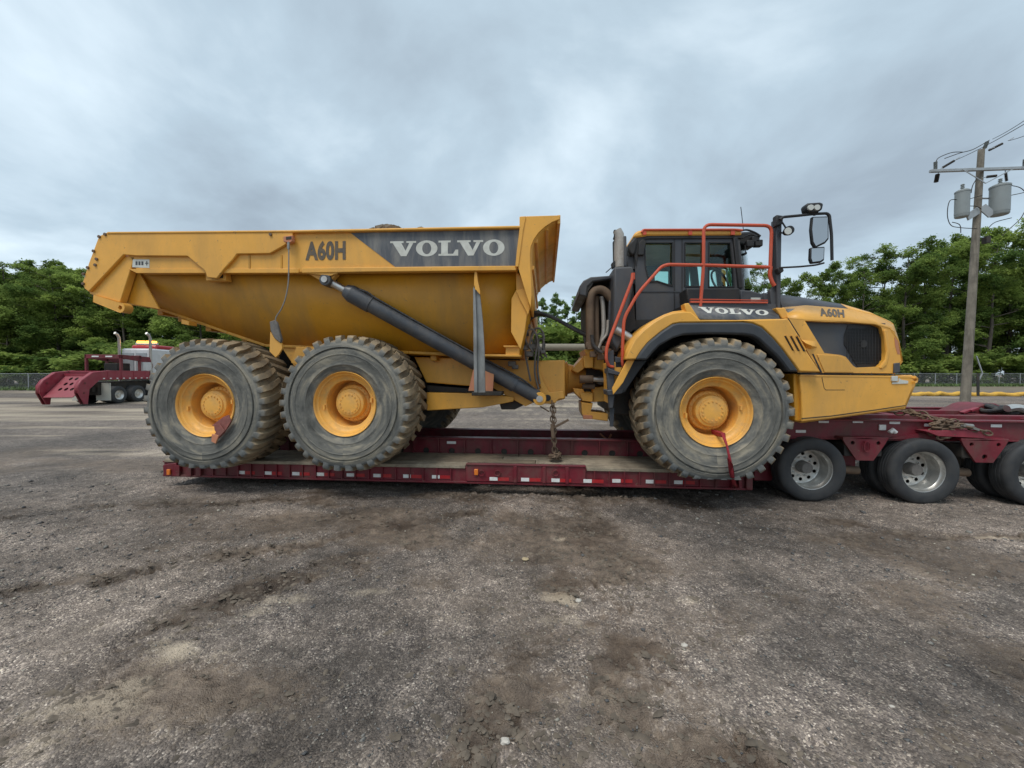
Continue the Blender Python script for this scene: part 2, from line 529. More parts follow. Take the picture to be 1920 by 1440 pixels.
def smoothpath(pts, sub=6):
    "Catmull-Rom through points"
    pts = [Vector(p) for p in pts]
    out = []
    for i in range(len(pts) - 1):
        p0, p1, p2, p3 = pts[max(i - 1, 0)], pts[i], pts[i + 1], pts[min(i + 2, len(pts) - 1)]
        for k in range(sub):
            t = k / sub
            out.append(.5 * ((2 * p1) + (p2 - p0) * t + (2 * p0 - 5 * p1 + 4 * p2 - p3) * t * t + (3 * p1 - p0 - 3 * p2 + p3) * t ** 3))
    out.append(pts[-1])
    return out


def bentpath(pts, r=.08, k=5):
    "polyline with rounded corners"
    pts = [Vector(p) for p in pts]
    out = [pts[0]]
    for i in range(1, len(pts) - 1):
        a, b, c = pts[i - 1], pts[i], pts[i + 1]
        d1, d2 = (a - b), (c - b)
        rr = min(r, d1.length * .45, d2.length * .45)
        s, e = b + d1.normalized() * rr, b + d2.normalized() * rr
        for j in range(k + 1):
            t = j / k
            out.append((1 - t) ** 2 * s + 2 * t * (1 - t) * b + t * t * e)
    out.append(pts[-1])
    return out


# numpy value noise
def vnoise(x, y, seed=0):
    def h(i, j):
        n = (i.astype(np.int64) * 374761393 + j.astype(np.int64) * 668265263 + seed * 1274126177) & 0x7fffffff
        n = ((n ^ (n >> 13)) * 1274126177) & 0x7fffffff
        return ((n ^ (n >> 16)) & 0xffff) / 65535.0
    xi, yi = np.floor(x), np.floor(y)
    fx, fy = x - xi, y - yi
    fx = fx * fx * (3 - 2 * fx); fy = fy * fy * (3 - 2 * fy)
    a, b, c, d = h(xi, yi), h(xi + 1, yi), h(xi, yi + 1), h(xi + 1, yi + 1)
    return (a * (1 - fx) + b * fx) * (1 - fy) + (c * (1 - fx) + d * fx) * fy


def fbm(x, y, o=4, seed=0, g=.5):
    s = 0; a = 1; t = 0
    for k in range(o):
        s = s + a * vnoise(x * 2 ** k, y * 2 ** k, seed + k * 17); t += a; a *= g
    return s / t
# ================================================================== GROUND
def graded(a, b, fine, lo, hi, g=1.07):
    c = list(np.arange(a, b, fine))
    s, x = fine, a
    left = []
    while x > lo:
        s *= g; x -= s; left.append(x)
    s, x = fine, c[-1]
    right = []
    while x < hi:
        s *= g; x += s; right.append(x)
    return np.array(left[::-1] + c + right)


def build_ground():
    xs = graded(-6.5, 6.5, .024, -420, 420)
    ys = graded(-6.3, -1.2, .021, -60, 700, 1.06)
    X, Y = np.meshgrid(xs, ys)
    wx = X + .8 * (fbm(X * .35, Y * .35, 3, 5) - .5); wy = Y + .8 * (fbm(X * .35 + 9, Y * .35, 3, 6) - .5)
    wx = wx + .5 * (fbm(X * 2.1, Y * 2.1, 3, 7) - .5); wy = wy + .5 * (fbm(X * 2.1 + 5, Y * 2.1, 3, 8) - .5)

    def blob(px, py, rx, ry, amt=1.0):
        c = G(px, py)
        d = ((wx - c.x) / rx) ** 2 + ((wy - c.y) / ry) ** 2
        return amt * np.exp(-d)

    def path(pts, w, amt=1.0):
        out = np.zeros_like(X)
        q = [G(*p) for p in pts]
        for a, b in zip(q[:-1], q[1:]):
            ab = np.array([b.x - a.x, b.y - a.y]); L = ab @ ab
            t = np.clip(((wx - a.x) * ab[0] + (wy - a.y) * ab[1]) / L, 0, 1)
            d = np.hypot(wx - a.x - t * ab[0], wy - a.y - t * ab[1])
            out = np.maximum(out, amt * np.exp(-(d / w) ** 2))
        return out

    n_big = fbm(X * .45 + 3, Y * .6, 4, 11)
    mud = np.clip((fbm(X * .5, Y * .8 + 4, 4, 21) - .50) * 4, 0, .7)
    trk = path([(1060, 925), (1110, 1010), (1130, 1120), (1200, 1240), (1290, 1360), (1380, 1500)], .34)
    trk = np.maximum(trk, path([(1040, 1330), (1000, 1480)], .35, .8))
    trk2 = path([(-300, 1180), (60, 1095), (330, 1050), (500, 1030), (740, 985), (900, 960)], .17)
    trk3 = path([(200, 1200), (420, 1110), (560, 1075), (690, 1050), (760, 1030)], .20)
    trk4 = path([(-60, 965), (300, 935), (560, 935), (640, 975)], .14, .8)
    trk5 = path([(1560, 980), (1700, 1010), (1920, 1010), (2200, 1030)], .10, .7)
    trk6 = path([(740, 925), (1000, 930), (1250, 930)], .16, .8)
    trks = np.maximum.reduce([trk, trk2, trk3, trk4, trk5, trk6])
    brk = np.clip((fbm(X * 3.1, Y * 4.5, 3, 23) - .33) * 4, 0, 1)
    trks = trks * (.35 + .65 * brk)
    mud = np.clip(np.maximum(mud, trks * 1.05), 0, 1)
    mud = np.clip(mud * (.45 + 1.1 * fbm(X * 2.2, Y * 2.2, 4, 31)), 0, 1)
    dark = np.clip((fbm(X * .55 + 40, Y * .55, 4, 41) - .47) * 4.5, 0, 1)
    for b in ((620, 1290, 1.0, .55), (1440, 1120, .45, .5), (1860, 1130, 1.1, .5), (1560, 1250, .6, .5), (950, 985, .55, .25), (420, 1010, 1.2, .3), (1850, 1330, .6, .4), (760, 1400, .8, .2)):
        dark = np.maximum(dark, blob(*b))
    dark *= (1 - .75 * mud)
    pale = np.zeros_like(X)
    for b in ((1085, 1140, .17, .10, 1.0), (1070, 1010, .10, .05, .8), (1010, 1040, .06, .05, .8), (480, 1130, .5, .14, .55), (420, 1150, .3, .1, .5),
              (300, 1215, .5, .14, .7), (150, 1290, .6, .2, .5), (560, 1010, .3, .1, .45), (1180, 1400, .3, .15, .4), (870, 1180, .4, .2, .35), (330, 1330, .4, .1, .4), (700, 1110, .3, .08, .5), (120, 1160, .5, .1, .35), (1310, 1130, .2, .1, .5), (1080, 1190, .25, .12, .5),
              (1900, 1012, .7, .05, .8), (1760, 1090, .8, .15, .3), (30, 1370, .3, .2, .4)):
        pale = np.maximum(pale, blob(*b))
    # bands of light gravel further off, swept lengthwise
    far = np.clip((Y - 1.5) / 3, 0, 1)
    band = np.clip((fbm(X * .055 + Y * .02, Y * .8, 4, 51) - .47) * 5, 0, 1)
    pale = np.maximum(pale, far * band * 1.0)
    far2 = np.clip((Y + 1.2) / 2, 0, 1) * np.clip((fbm(X * .2, Y * 1.6, 3, 53) - .55) * 4, 0, .6)
    pale = np.maximum(pale, far2)
    pale = np.clip(pale * (.35 + 1.3 * fbm(X * 5, Y * 5, 3, 61)), 0, 1)
    # swept streaks fanning out from where the wheels turned under the trailer
    hx, hy = .3, .6
    th_ = np.arctan2(wx - hx, -(wy - hy)); r_ = np.hypot(wx - hx, wy - hy)
    st1 = fbm(th_ * 9 + 20, r_ * .75, 5, 201, .6); st2 = fbm(th_ * 30 + 50, r_ * 1.6, 4, 203, .6)
    streak = np.clip((st1 - .5) * 2.6 + (st2 - .5) * 1.6, -1, 1)
    patch = fbm(X * .8 + 7, Y * .9, 5, 211, .6)
    tone = 1.06 + .34 * streak + 1.2 * (patch - .5)
    tone = np.clip(tone, .5, 1.6)
    tone = np.where(Y > 3, 1 + (tone - 1) * .4, tone)
    # damp dark mud in the heart of the tracks
    wet_shade = np.clip(trks * 1.3 * np.clip((fbm(X * 1.7, Y * 2.3, 4, 221) - .36) * 5, 0, 1), 0, 1)
    wet_shade = np.maximum(wet_shade, np.exp(-((Y + 1.35) / .38) ** 2) * (np.abs(X + .5) < 3.6) * .8 * np.clip((fbm(X * 2, Y * 3, 3, 223) - .3) * 3, 0, 1))  # darker noisy strip of ground along the trailer's near side
    mud = np.maximum(mud, wet_shade)
    # relief
    Z = .05 * (fbm(X * .6, Y * .6, 3, 71) - .5)
    Z += .016 * (fbm(X * 4, Y * 4, 4, 81) - .5)
    Z += .024 * (fbm(X * 13, Y * 13, 3, 83, .65) - .5)
    Z += .030 * np.clip(fbm(X * 5, Y * 6, 3, 85) - .55, 0, 1) * 2
    # torn wheel ruts: ragged, ridged clods
    rid = 1 - np.abs(2 * fbm(X * 3.0 + .8 * Y, Y * 5.5, 4, 91) - 1)
    Z += .012 * streak * (Y < 3)
    Z += trks * (-.030 + .16 * (np.clip(rid - .70, 0, 1)))
    # lug prints in the middle track
    a, b = G(1110, 960), G(1300, 1380)
    dxy = Vector((b.x - a.x, b.y - a.y)).normalized()
    along = (X - a.x) * dxy.x + (Y - a.y) * dxy.y
    acr = -(X - a.x) * dxy.y + (Y - a.y) * dxy.x
    lug = np.clip(np.sin((along + .5 * np.abs(acr)) * 2 * np.pi / .21 + 2.5 * fbm(X * 1.4, Y * 1.4, 2, 95)) * 2, -1, 1)
    Z += .02 * lug * trk * fbm(X * .9, Y * .9, 2, 97) * 1.2
    # broken clod edges: narrow trenches following a noise contour, mostly along the tracks
    for sc_, sd_, wd, amp in ((1.6, 131, .016, .042), (3.2, 137, .022, .030), (6.5, 139, .03, .016)):
        nn_ = fbm(X * sc_, Y * sc_ * 2.2, 3, sd_)
        gate = np.clip((fbm(X * 1.1, Y * 1.6, 2, sd_ + 5) - .42) * 6, 0, 1) * np.clip(trks * 1.6 + mud * .5, 0, 1)
        tr_cut = np.exp(-((nn_ - .5) / wd) ** 2) * gate
        Z -= amp * tr_cut
        Z += amp * .8 * np.exp(-((nn_ - .5 - 2.2 * wd) / (1.4 * wd)) ** 2) * gate
        mud = np.maximum(mud, .9 * tr_cut); wet_shade = np.maximum(wet_shade, tr_cut)  # shade of the trenches put into the colour through both masks
    Z *= np.where(Y > 12, .3, 1)
    Z = np.where(Y > 60, 0, Z)
    ny, nx = X.shape
    v = np.stack([X, Y, Z], -1).reshape(-1, 3)
    idx = np.arange(nx * ny).reshape(ny, nx)
    q = np.stack([idx[:-1, :-1], idx[:-1, 1:], idx[1:, 1:], idx[1:, :-1]], -1).reshape(-1, 4)
    me = bpy.data.meshes.new('ground')
    me.vertices.add(len(v)); me.vertices.foreach_set('co', v.ravel())
    me.loops.add(q.size); me.loops.foreach_set('vertex_index', q.ravel().astype(np.int32))
    me.polygons.add(len(q)); me.polygons.foreach_set('loop_start', (np.arange(len(q)) * 4).astype(np.int32))
    me.polygons.foreach_set('loop_total', np.full(len(q), 4, np.int32))
    me.update(); me.validate()
    me.polygons.foreach_set('use_smooth', [True] * len(me.polygons))
    for nm, arr in (('mud', mud), ('dark', dark), ('pale', pale), ('tone', tone), ('wet_shade', wet_shade)):
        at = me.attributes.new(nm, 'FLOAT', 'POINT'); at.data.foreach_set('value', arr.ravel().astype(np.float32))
    o = bpy.data.objects.new('ground', me); COL.objects.link(o)
    o['kind'] = 'structure'
    # material
    m = bpy.data.materials.new('gravel_yard'); m.use_nodes = True
    n, l = m.node_tree.nodes, m.node_tree.links
    b = n['Principled BSDF']; b.inputs['Specular IOR Level'].default_value = .35
    t = N(n, 'ShaderNodeTexCoord')
    vo = N(n, 'ShaderNodeTexVoronoi', Scale=105.0, Randomness=1.0); l.new(t.outputs['Object'], vo.inputs['Vector'])
    hs = N(n, 'ShaderNodeSeparateColor'); l.new(vo.outputs['Color'], hs.inputs[0])
    cr1 = N(n, 'ShaderNodeValToRGB'); l.new(hs.outputs[0], cr1.inputs[0])
    e = cr1.color_ramp.elements
    e[0].position = 0; e[0].color = (0.080, 0.069, 0.060, 1)
    e[1].position = 1; e[1].color = (0.62, 0.56, 0.46, 1)
    for p, c in ((.45, (0.168, 0.146, 0.124, 1)), (.8, (0.265, 0.228, 0.186, 1)), (.93, (0.37, 0.32, 0.25, 1))):
        e.new(p).color = c
    vo2 = N(n, 'ShaderNodeTexVoronoi', Scale=28.0); l.new(t.outputs['Object'], vo2.inputs['Vector'])
    h2 = N(n, 'ShaderNodeSeparateColor'); l.new(vo2.outputs['Color'], h2.inputs[0])
    mrv = N(n, 'ShaderNodeMapRange'); l.new(h2.outputs[1], mrv.inputs[0]); mrv.inputs[3].default_value = .78; mrv.inputs[4].default_value = 1.25
    sc = N(n, 'ShaderNodeVectorMath', operation='SCALE'); l.new(cr1.outputs[0], sc.inputs[0]); l.new(mrv.outputs[0], sc.inputs['Scale'])
    # fines: dusty ground where single stones drown, and a broken mottling of tone
    nf1 = N(n, 'ShaderNodeTexNoise', Scale=2.6, Detail=10.0, Roughness=.72, Distortion=.3); l.new(t.outputs['Object'], nf1.inputs['Vector'])
    rf1 = N(n, 'ShaderNodeMapRange'); l.new(nf1.outputs['Fac'], rf1.inputs[0]); rf1.inputs[1].default_value = .40; rf1.inputs[2].default_value = .62; rf1.inputs[4].default_value = .6
    mf1 = N(n, 'ShaderNodeMix', data_type='RGBA'); l.new(rf1.outputs[0], mf1.inputs[0]); l.new(sc.outputs[0], mf1.inputs[6]); mf1.inputs[7].default_value = (0.172, 0.146, 0.116, 1)
    nf2 = N(n, 'ShaderNodeTexNoise', Scale=5.5, Detail=9.0, Roughness=.7, Distortion=.5); l.new(t.outputs['Object'], nf2.inputs['Vector'])
    rf2 = N(n, 'ShaderNodeMapRange'); l.new(nf2.outputs['Fac'], rf2.inputs[0]); rf2.inputs[1].default_value = .3; rf2.inputs[2].default_value = .7; rf2.inputs[3].default_value = .58; rf2.inputs[4].default_value = 1.45
    sc = N(n, 'ShaderNodeVectorMath', operation='SCALE'); l.new(mf1.outputs[2], sc.inputs[0]); l.new(rf2.outputs[0], sc.inputs['Scale'])
    # dark patches
    ad = N(n, 'ShaderNodeAttribute', attribute_name='dark')
    md = N(n, 'ShaderNodeMix', data_type='RGBA', blend_type='MULTIPLY'); l.new(ad.outputs['Fac'], md.inputs[0]); l.new(sc.outputs[0], md.inputs[6]); md.inputs[7].default_value = (0.62, 0.635, 0.655, 1)
    # mud
    nm_ = N(n, 'ShaderNodeTexNoise', Scale=9.0, Detail=9.0, Roughness=.7); l.new(t.outputs['Object'], nm_.inputs['Vector'])
    cm = N(n, 'ShaderNodeValToRGB'); l.new(nm_.outputs['Fac'], cm.inputs[0])
    e = cm.color_ramp.elements
    e[0].position = .3; e[0].color = (0.075, 0.059, 0.044, 1)
    e[1].position = .75; e[1].color = (0.26, 0.21, 0.15, 1)
    e.new(.5).color = (0.145, 0.115, 0.084, 1)
    am = N(n, 'ShaderNodeAttribute', attribute_name='mud')
    nb = N(n, 'ShaderNodeTexNoise', Scale=30.0, Detail=6.0, Roughness=.7); l.new(t.outputs['Object'], nb.inputs['Vector'])
    s1 = N(n, 'ShaderNodeMath', operation='SUBTRACT'); l.new(nb.outputs['Fac'], s1.inputs[0]); s1.inputs[1].default_value = .5
    s2 = N(n, 'ShaderNodeMath', operation='MULTIPLY_ADD'); l.new(s1.outputs[0], s2.inputs[0]); s2.inputs[1].default_value = 1.6; l.new(am.outputs['Fac'], s2.inputs[2])
    rng = N(n, 'ShaderNodeMapRange'); l.new(s2.outputs[0], rng.inputs[0]); rng.inputs[1].default_value = .28; rng.inputs[2].default_value = .7
    rng.inputs[4].default_value = .92
    mmx = N(n, 'ShaderNodeMix', data_type='RGBA'); l.new(rng.outputs[0], mmx.inputs[0]); l.new(md.outputs[2], mmx.inputs[6]); l.new(cm.outputs[0], mmx.inputs[7])
    # pale scrapes
    ap = N(n, 'ShaderNodeAttribute', attribute_name='pale')
    s3 = N(n, 'ShaderNodeMath', operation='MULTIPLY_ADD'); l.new(s1.outputs[0], s3.inputs[0]); s3.inputs[1].default_value = 1.2; l.new(ap.outputs['Fac'], s3.inputs[2])
    r3 = N(n, 'ShaderNodeMapRange'); l.new(s3.outputs[0], r3.inputs[0]); r3.inputs[1].default_value = .3; r3.inputs[2].default_value = .95; r3.inputs[4].default_value = .8
    mp = N(n, 'ShaderNodeMix', data_type='RGBA'); l.new(r3.outputs[0], mp.inputs[0]); l.new(mmx.outputs[2], mp.inputs[6]); mp.inputs[7].default_value = (0.47, 0.41, 0.30, 1)
    aw = N(n, 'ShaderNodeAttribute', attribute_name='wet_shade')  # darkens damp track mud and the painted trench shade
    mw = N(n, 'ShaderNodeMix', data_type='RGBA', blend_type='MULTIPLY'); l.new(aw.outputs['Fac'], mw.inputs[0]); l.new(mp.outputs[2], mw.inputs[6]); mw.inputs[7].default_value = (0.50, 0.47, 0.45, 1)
    atn = N(n, 'ShaderNodeAttribute', attribute_name='tone')
    tn = N(n, 'ShaderNodeVectorMath', operation='SCALE'); l.new(mw.outputs[2], tn.inputs[0]); l.new(atn.outputs['Fac'], tn.inputs['Scale'])
    wmt = N(n, 'ShaderNodeVectorMath', operation='MULTIPLY'); l.new(tn.outputs[0], wmt.inputs[0]); wmt.inputs[1].default_value = (1.00, .945, .955)
    l.new(wmt.outputs[0], b.inputs['Base Color'])
    rg = N(n, 'ShaderNodeMapRange'); l.new(rng.outputs[0], rg.inputs[0]); rg.inputs[3].default_value = .8; rg.inputs[4].default_value = .62
    l.new(rg.outputs[0], b.inputs['Roughness'])
    # bump
    hsum = N(n, 'ShaderNodeMath', operation='MULTIPLY_ADD'); l.new(vo.outputs['Distance'], hsum.inputs[0]); hsum.inputs[1].default_value = -1.0; l.new(nb.outputs['Fac'], hsum.inputs[2])
    bp = N(n, 'ShaderNodeBump', Strength=.8, Distance=.010); l.new(hsum.outputs[0], bp.inputs['Height'])
    nz = N(n, 'ShaderNodeTexNoise', Scale=7.0, Detail=8.0, Roughness=.65); l.new(t.outputs['Object'], nz.inputs['Vector'])
    bp2 = N(n, 'ShaderNodeBump', Strength=.55, Distance=.05); l.new(nz.outputs['Fac'], bp2.inputs['Height']); l.new(bp.outputs[0], bp2.inputs['Normal'])
    l.new(bp2.outputs[0], b.inputs['Normal'])
    me.materials.append(m)

    # crumbs and clods of mud thrown up along the tracks
    rc_ = np.random.default_rng(8)
    cn = 60000
    rr_ = 1.3 + 6.5 * rc_.random(cn); aa_ = (rc_.random(cn) - .5) * R(120) + R(90) + TH
    cx_ = CAM.x + rr_ * np.cos(aa_); cy_ = CAM.y + rr_ * np.sin(aa_)
    gx = np.clip(np.searchsorted(xs, cx_) - 1, 0, nx - 2); gy = np.clip(np.searchsorted(ys, cy_) - 1, 0, ny - 2)
    wgt = np.clip(trks[gy, gx] * 1.4 + .35 * mud[gy, gx], 0, 1) * np.clip((fbm(cx_ * 2.5, cy_ * 3.5, 3, 301) - .40) * 6, 0, 1)
    kp = (rc_.random(cn) < wgt * .9 + .008) & (cy_ < -.3)
    cx_, cy_, gx, gy = cx_[kp], cy_[kp], gx[kp], gy[kp]; kc = len(cx_)
    cs = .006 + .020 * rc_.random(kc) ** 2.2
    cso = np.array([(1, 0, 0), (.5, .8, .1), (-.5, .85, 0), (-1, 0, .05), (-.5, -.8, 0), (.5, -.85, .1), (.35, .2, .7), (-.35, -.1, .65)], float)
    csf = np.array([(0, 1, 6), (1, 2, 6), (2, 7, 6), (2, 3, 7), (3, 4, 7), (4, 5, 7), (5, 6, 7), (5, 0, 6)])
    jv = 1 + .5 * (rc_.random((kc, 8, 3)) - .5)
    Vc = cso[None] * jv * np.stack([cs * (.8 + 1.1 * rc_.random(kc)), cs * (.6 + .6 * rc_.random(kc)), cs * (.5 + .5 * rc_.random(kc))], -1)[:, None, :]
    ra = rc_.random(kc) * 6.28; ca, sa = np.cos(ra)[:, None], np.sin(ra)[:, None]
    vv = np.stack([Vc[..., 0] * ca - Vc[..., 1] * sa + cx_[:, None], Vc[..., 0] * sa + Vc[..., 1] * ca + cy_[:, None], Vc[..., 2] + (Z[gy, gx] - .1 * cs)[:, None]], -1).reshape(-1, 3)
    ff = (csf[None] + (np.arange(kc) * 8)[:, None, None]).reshape(-1, 3)
    me3 = bpy.data.meshes.new('mud_clods')
    me3.vertices.add(len(vv)); me3.vertices.foreach_set('co', vv.ravel())
    me3.loops.add(ff.size); me3.loops.foreach_set('vertex_index', ff.ravel().astype(np.int32))
    me3.polygons.add(len(ff)); me3.polygons.foreach_set('loop_start', (np.arange(len(ff)) * 3).astype(np.int32)); me3.polygons.foreach_set('loop_total', np.full(len(ff), 3, np.int32))
    me3.update()
    M['clod'] = mk('mud_clod', (0.125, 0.10, 0.075), .9, var=.55, vscale=9)
    me3.materials.append(M['clod'])
    o3 = bpy.data.objects.new('mud_clods', me3); COL.objects.link(o3)
    o3['kind'] = 'stuff'; o3['label'] = 'crumbled brown mud clods thrown up along the wheel tracks'; o3['category'] = 'mud'

    # loose stones: nobody could count them
    rg_ = np.random.default_rng(3)
    cnt = 42000
    r = 1.2 + 9.5 * rg_.random(cnt) ** 1.25
    ang = (rg_.random(cnt) - .5) * R(122) + R(90) + TH
    sx = CAM.x + r * np.cos(ang); sy = CAM.y + r * np.sin(ang)
    ok = (sy < 1.5)
    # clumpy
    keep = fbm(sx * 1.3, sy * 1.3, 3, 111) + .35 * (rg_.random(cnt) - .5) > .40
    # fewer on mud
    from_x = np.clip(np.searchsorted(xs, sx) - 1, 0, nx - 2); from_y = np.clip(np.searchsorted(ys, sy) - 1, 0, ny - 2)
    mm_ = mud[from_y, from_x]
    keep &= (rg_.random(cnt) > .8 * mm_)
    sel = ok & keep
    sx, sy = sx[sel], sy[sel]; from_x, from_y = from_x[sel], from_y[sel]
    k = len(sx)
    sz = Z[from_y, from_x]
    size = .0028 + .0065 * rg_.random(k) ** 3 + (rg_.random(k) > .965) * .014 * rg_.random(k)
    size *= np.clip(np.hypot(sx - CAM.x, sy - CAM.y) / 4.0, .8, 1.7)
    octv = np.array([(1, 0, 0), (0, 1, 0), (-1, 0, 0), (0, -1, 0), (.5, .4, .75), (-.4, -.5, .7), (0, 0, -1)], float)
    octf = np.array([(0, 1, 4), (1, 2, 4), (2, 5, 4), (2, 3, 5), (3, 0, 5), (0, 4, 5), (1, 0, 6), (2, 1, 6), (3, 2, 6), (0, 3, 6)])
    nv, nf = len(octv), len(octf)
    a = rg_.random(k) * 6.28
    ax = size * (.7 + .9 * rg_.random(k)); ay = size * (.6 + .6 * rg_.random(k)); az = size * (.45 + .5 * rg_.random(k))
    jit = 1 + .35 * (rg_.random((k, nv, 3)) - .5)
    V = octv[None] * jit * np.stack([ax, ay, az], -1)[:, None, :]
    ca, sa = np.cos(a)[:, None], np.sin(a)[:, None]
    VX = V[..., 0] * ca - V[..., 1] * sa + sx[:, None]; VY = V[..., 0] * sa + V[..., 1] * ca + sy[:, None]
    VZ = V[..., 2] + (sz + .3 * az)[:, None]
    vv = np.stack([VX, VY, VZ], -1).reshape(-1, 3)
    ff = (octf[None] + (np.arange(k) * nv)[:, None, None]).reshape(-1, 3)
    me2 = bpy.data.meshes.new('gravel')
    me2.vertices.add(len(vv)); me2.vertices.foreach_set('co', vv.ravel())
    me2.loops.add(ff.size); me2.loops.foreach_set('vertex_index', ff.ravel().astype(np.int32))
    me2.polygons.add(len(ff)); me2.polygons.foreach_set('loop_start', (np.arange(len(ff)) * 3).astype(np.int32)); me2.polygons.foreach_set('loop_total', np.full(len(ff), 3, np.int32))
    me2.update()
    tone = np.repeat(rg_.random(k), nv)
    at = me2.attributes.new('tone', 'FLOAT', 'POINT'); at.data.foreach_set('value', tone.astype(np.float32))
    m2 = bpy.data.materials.new('stones'); m2.use_nodes = True
    n, l = m2.node_tree.nodes, m2.node_tree.links
    b = n['Principled BSDF']; b.inputs['Roughness'].default_value = .8
    at = N(n, 'ShaderNodeAttribute', attribute_name='tone')
    c = N(n, 'ShaderNodeValToRGB'); l.new(at.outputs['Fac'], c.inputs[0])
    e = c.color_ramp.elements
    e[0].position = 0; e[0].color = (0.06, 0.06, 0.062, 1); e[1].position = 1; e[1].color = (0.55, 0.50, 0.40, 1)
    for p, cc in ((.5, (0.125, 0.12, 0.115, 1)), (.85, (0.22, 0.205, 0.18, 1)), (.95, (0.34, 0.31, 0.25, 1))):
        e.new(p).color = cc
    l.new(c.outputs[0], b.inputs['Base Color'])
    me2.materials.append(m2)
    o2 = bpy.data.objects.new('gravel', me2); COL.objects.link(o2)
    o2['kind'] = 'stuff'; o2['label'] = 'loose grey and tan gravel stones strewn over the yard'; o2['category'] = 'gravel'


build_ground()

# a few single rocks one can point to
def rock(px, py, s, label, mat='white_rock', sq=.7):
    c = G(px, py)
    bm = bmesh.new(); bmesh.ops.create_icosphere(bm, subdivisions=2, radius=s)
    r = random.Random(px)
    for v in bm.verts:
        f = 1 + .35 * (r.random() - .5)
        v.co = Vector((v.co.x * f * 1.3, v.co.y * f, v.co.z * f * sq))
    me = bpy.data.meshes.new('rock'); bm.to_mesh(me); bm.free()
    me.materials.append(M[mat])
    o = bpy.data.objects.new('rock', me); COL.objects.link(o)
    o.location = (c.x, c.y, s * sq * .55)
    tag(o, label, 'rock')


M['white_rock'] = mk('white_rock', (0.50, 0.46, 0.40), .8, var=.2, vscale=30)
M['tan_rock'] = mk('tan_rock', (0.42, 0.33, 0.20), .85, var=.2, vscale=30)
rock(946, 1392, .020, 'whitish stone lying in the dark mud nearest the camera')
rock(1085, 1128, .022, 'pale stone at the edge of the light dusty patch')
rock(355, 1252, .020, 'flat yellowish stone lying on the dark gravel at left', 'tan_rock', .35)
rock(985, 1050, .024, 'orange tan lump beside the wheel track below the trailer', 'tan_rock', .7)
rock(1672, 1330, .018, 'small white stone on the bare ground at lower right')
rock(1283, 1212, .018, 'small white stone in the middle of the yard')

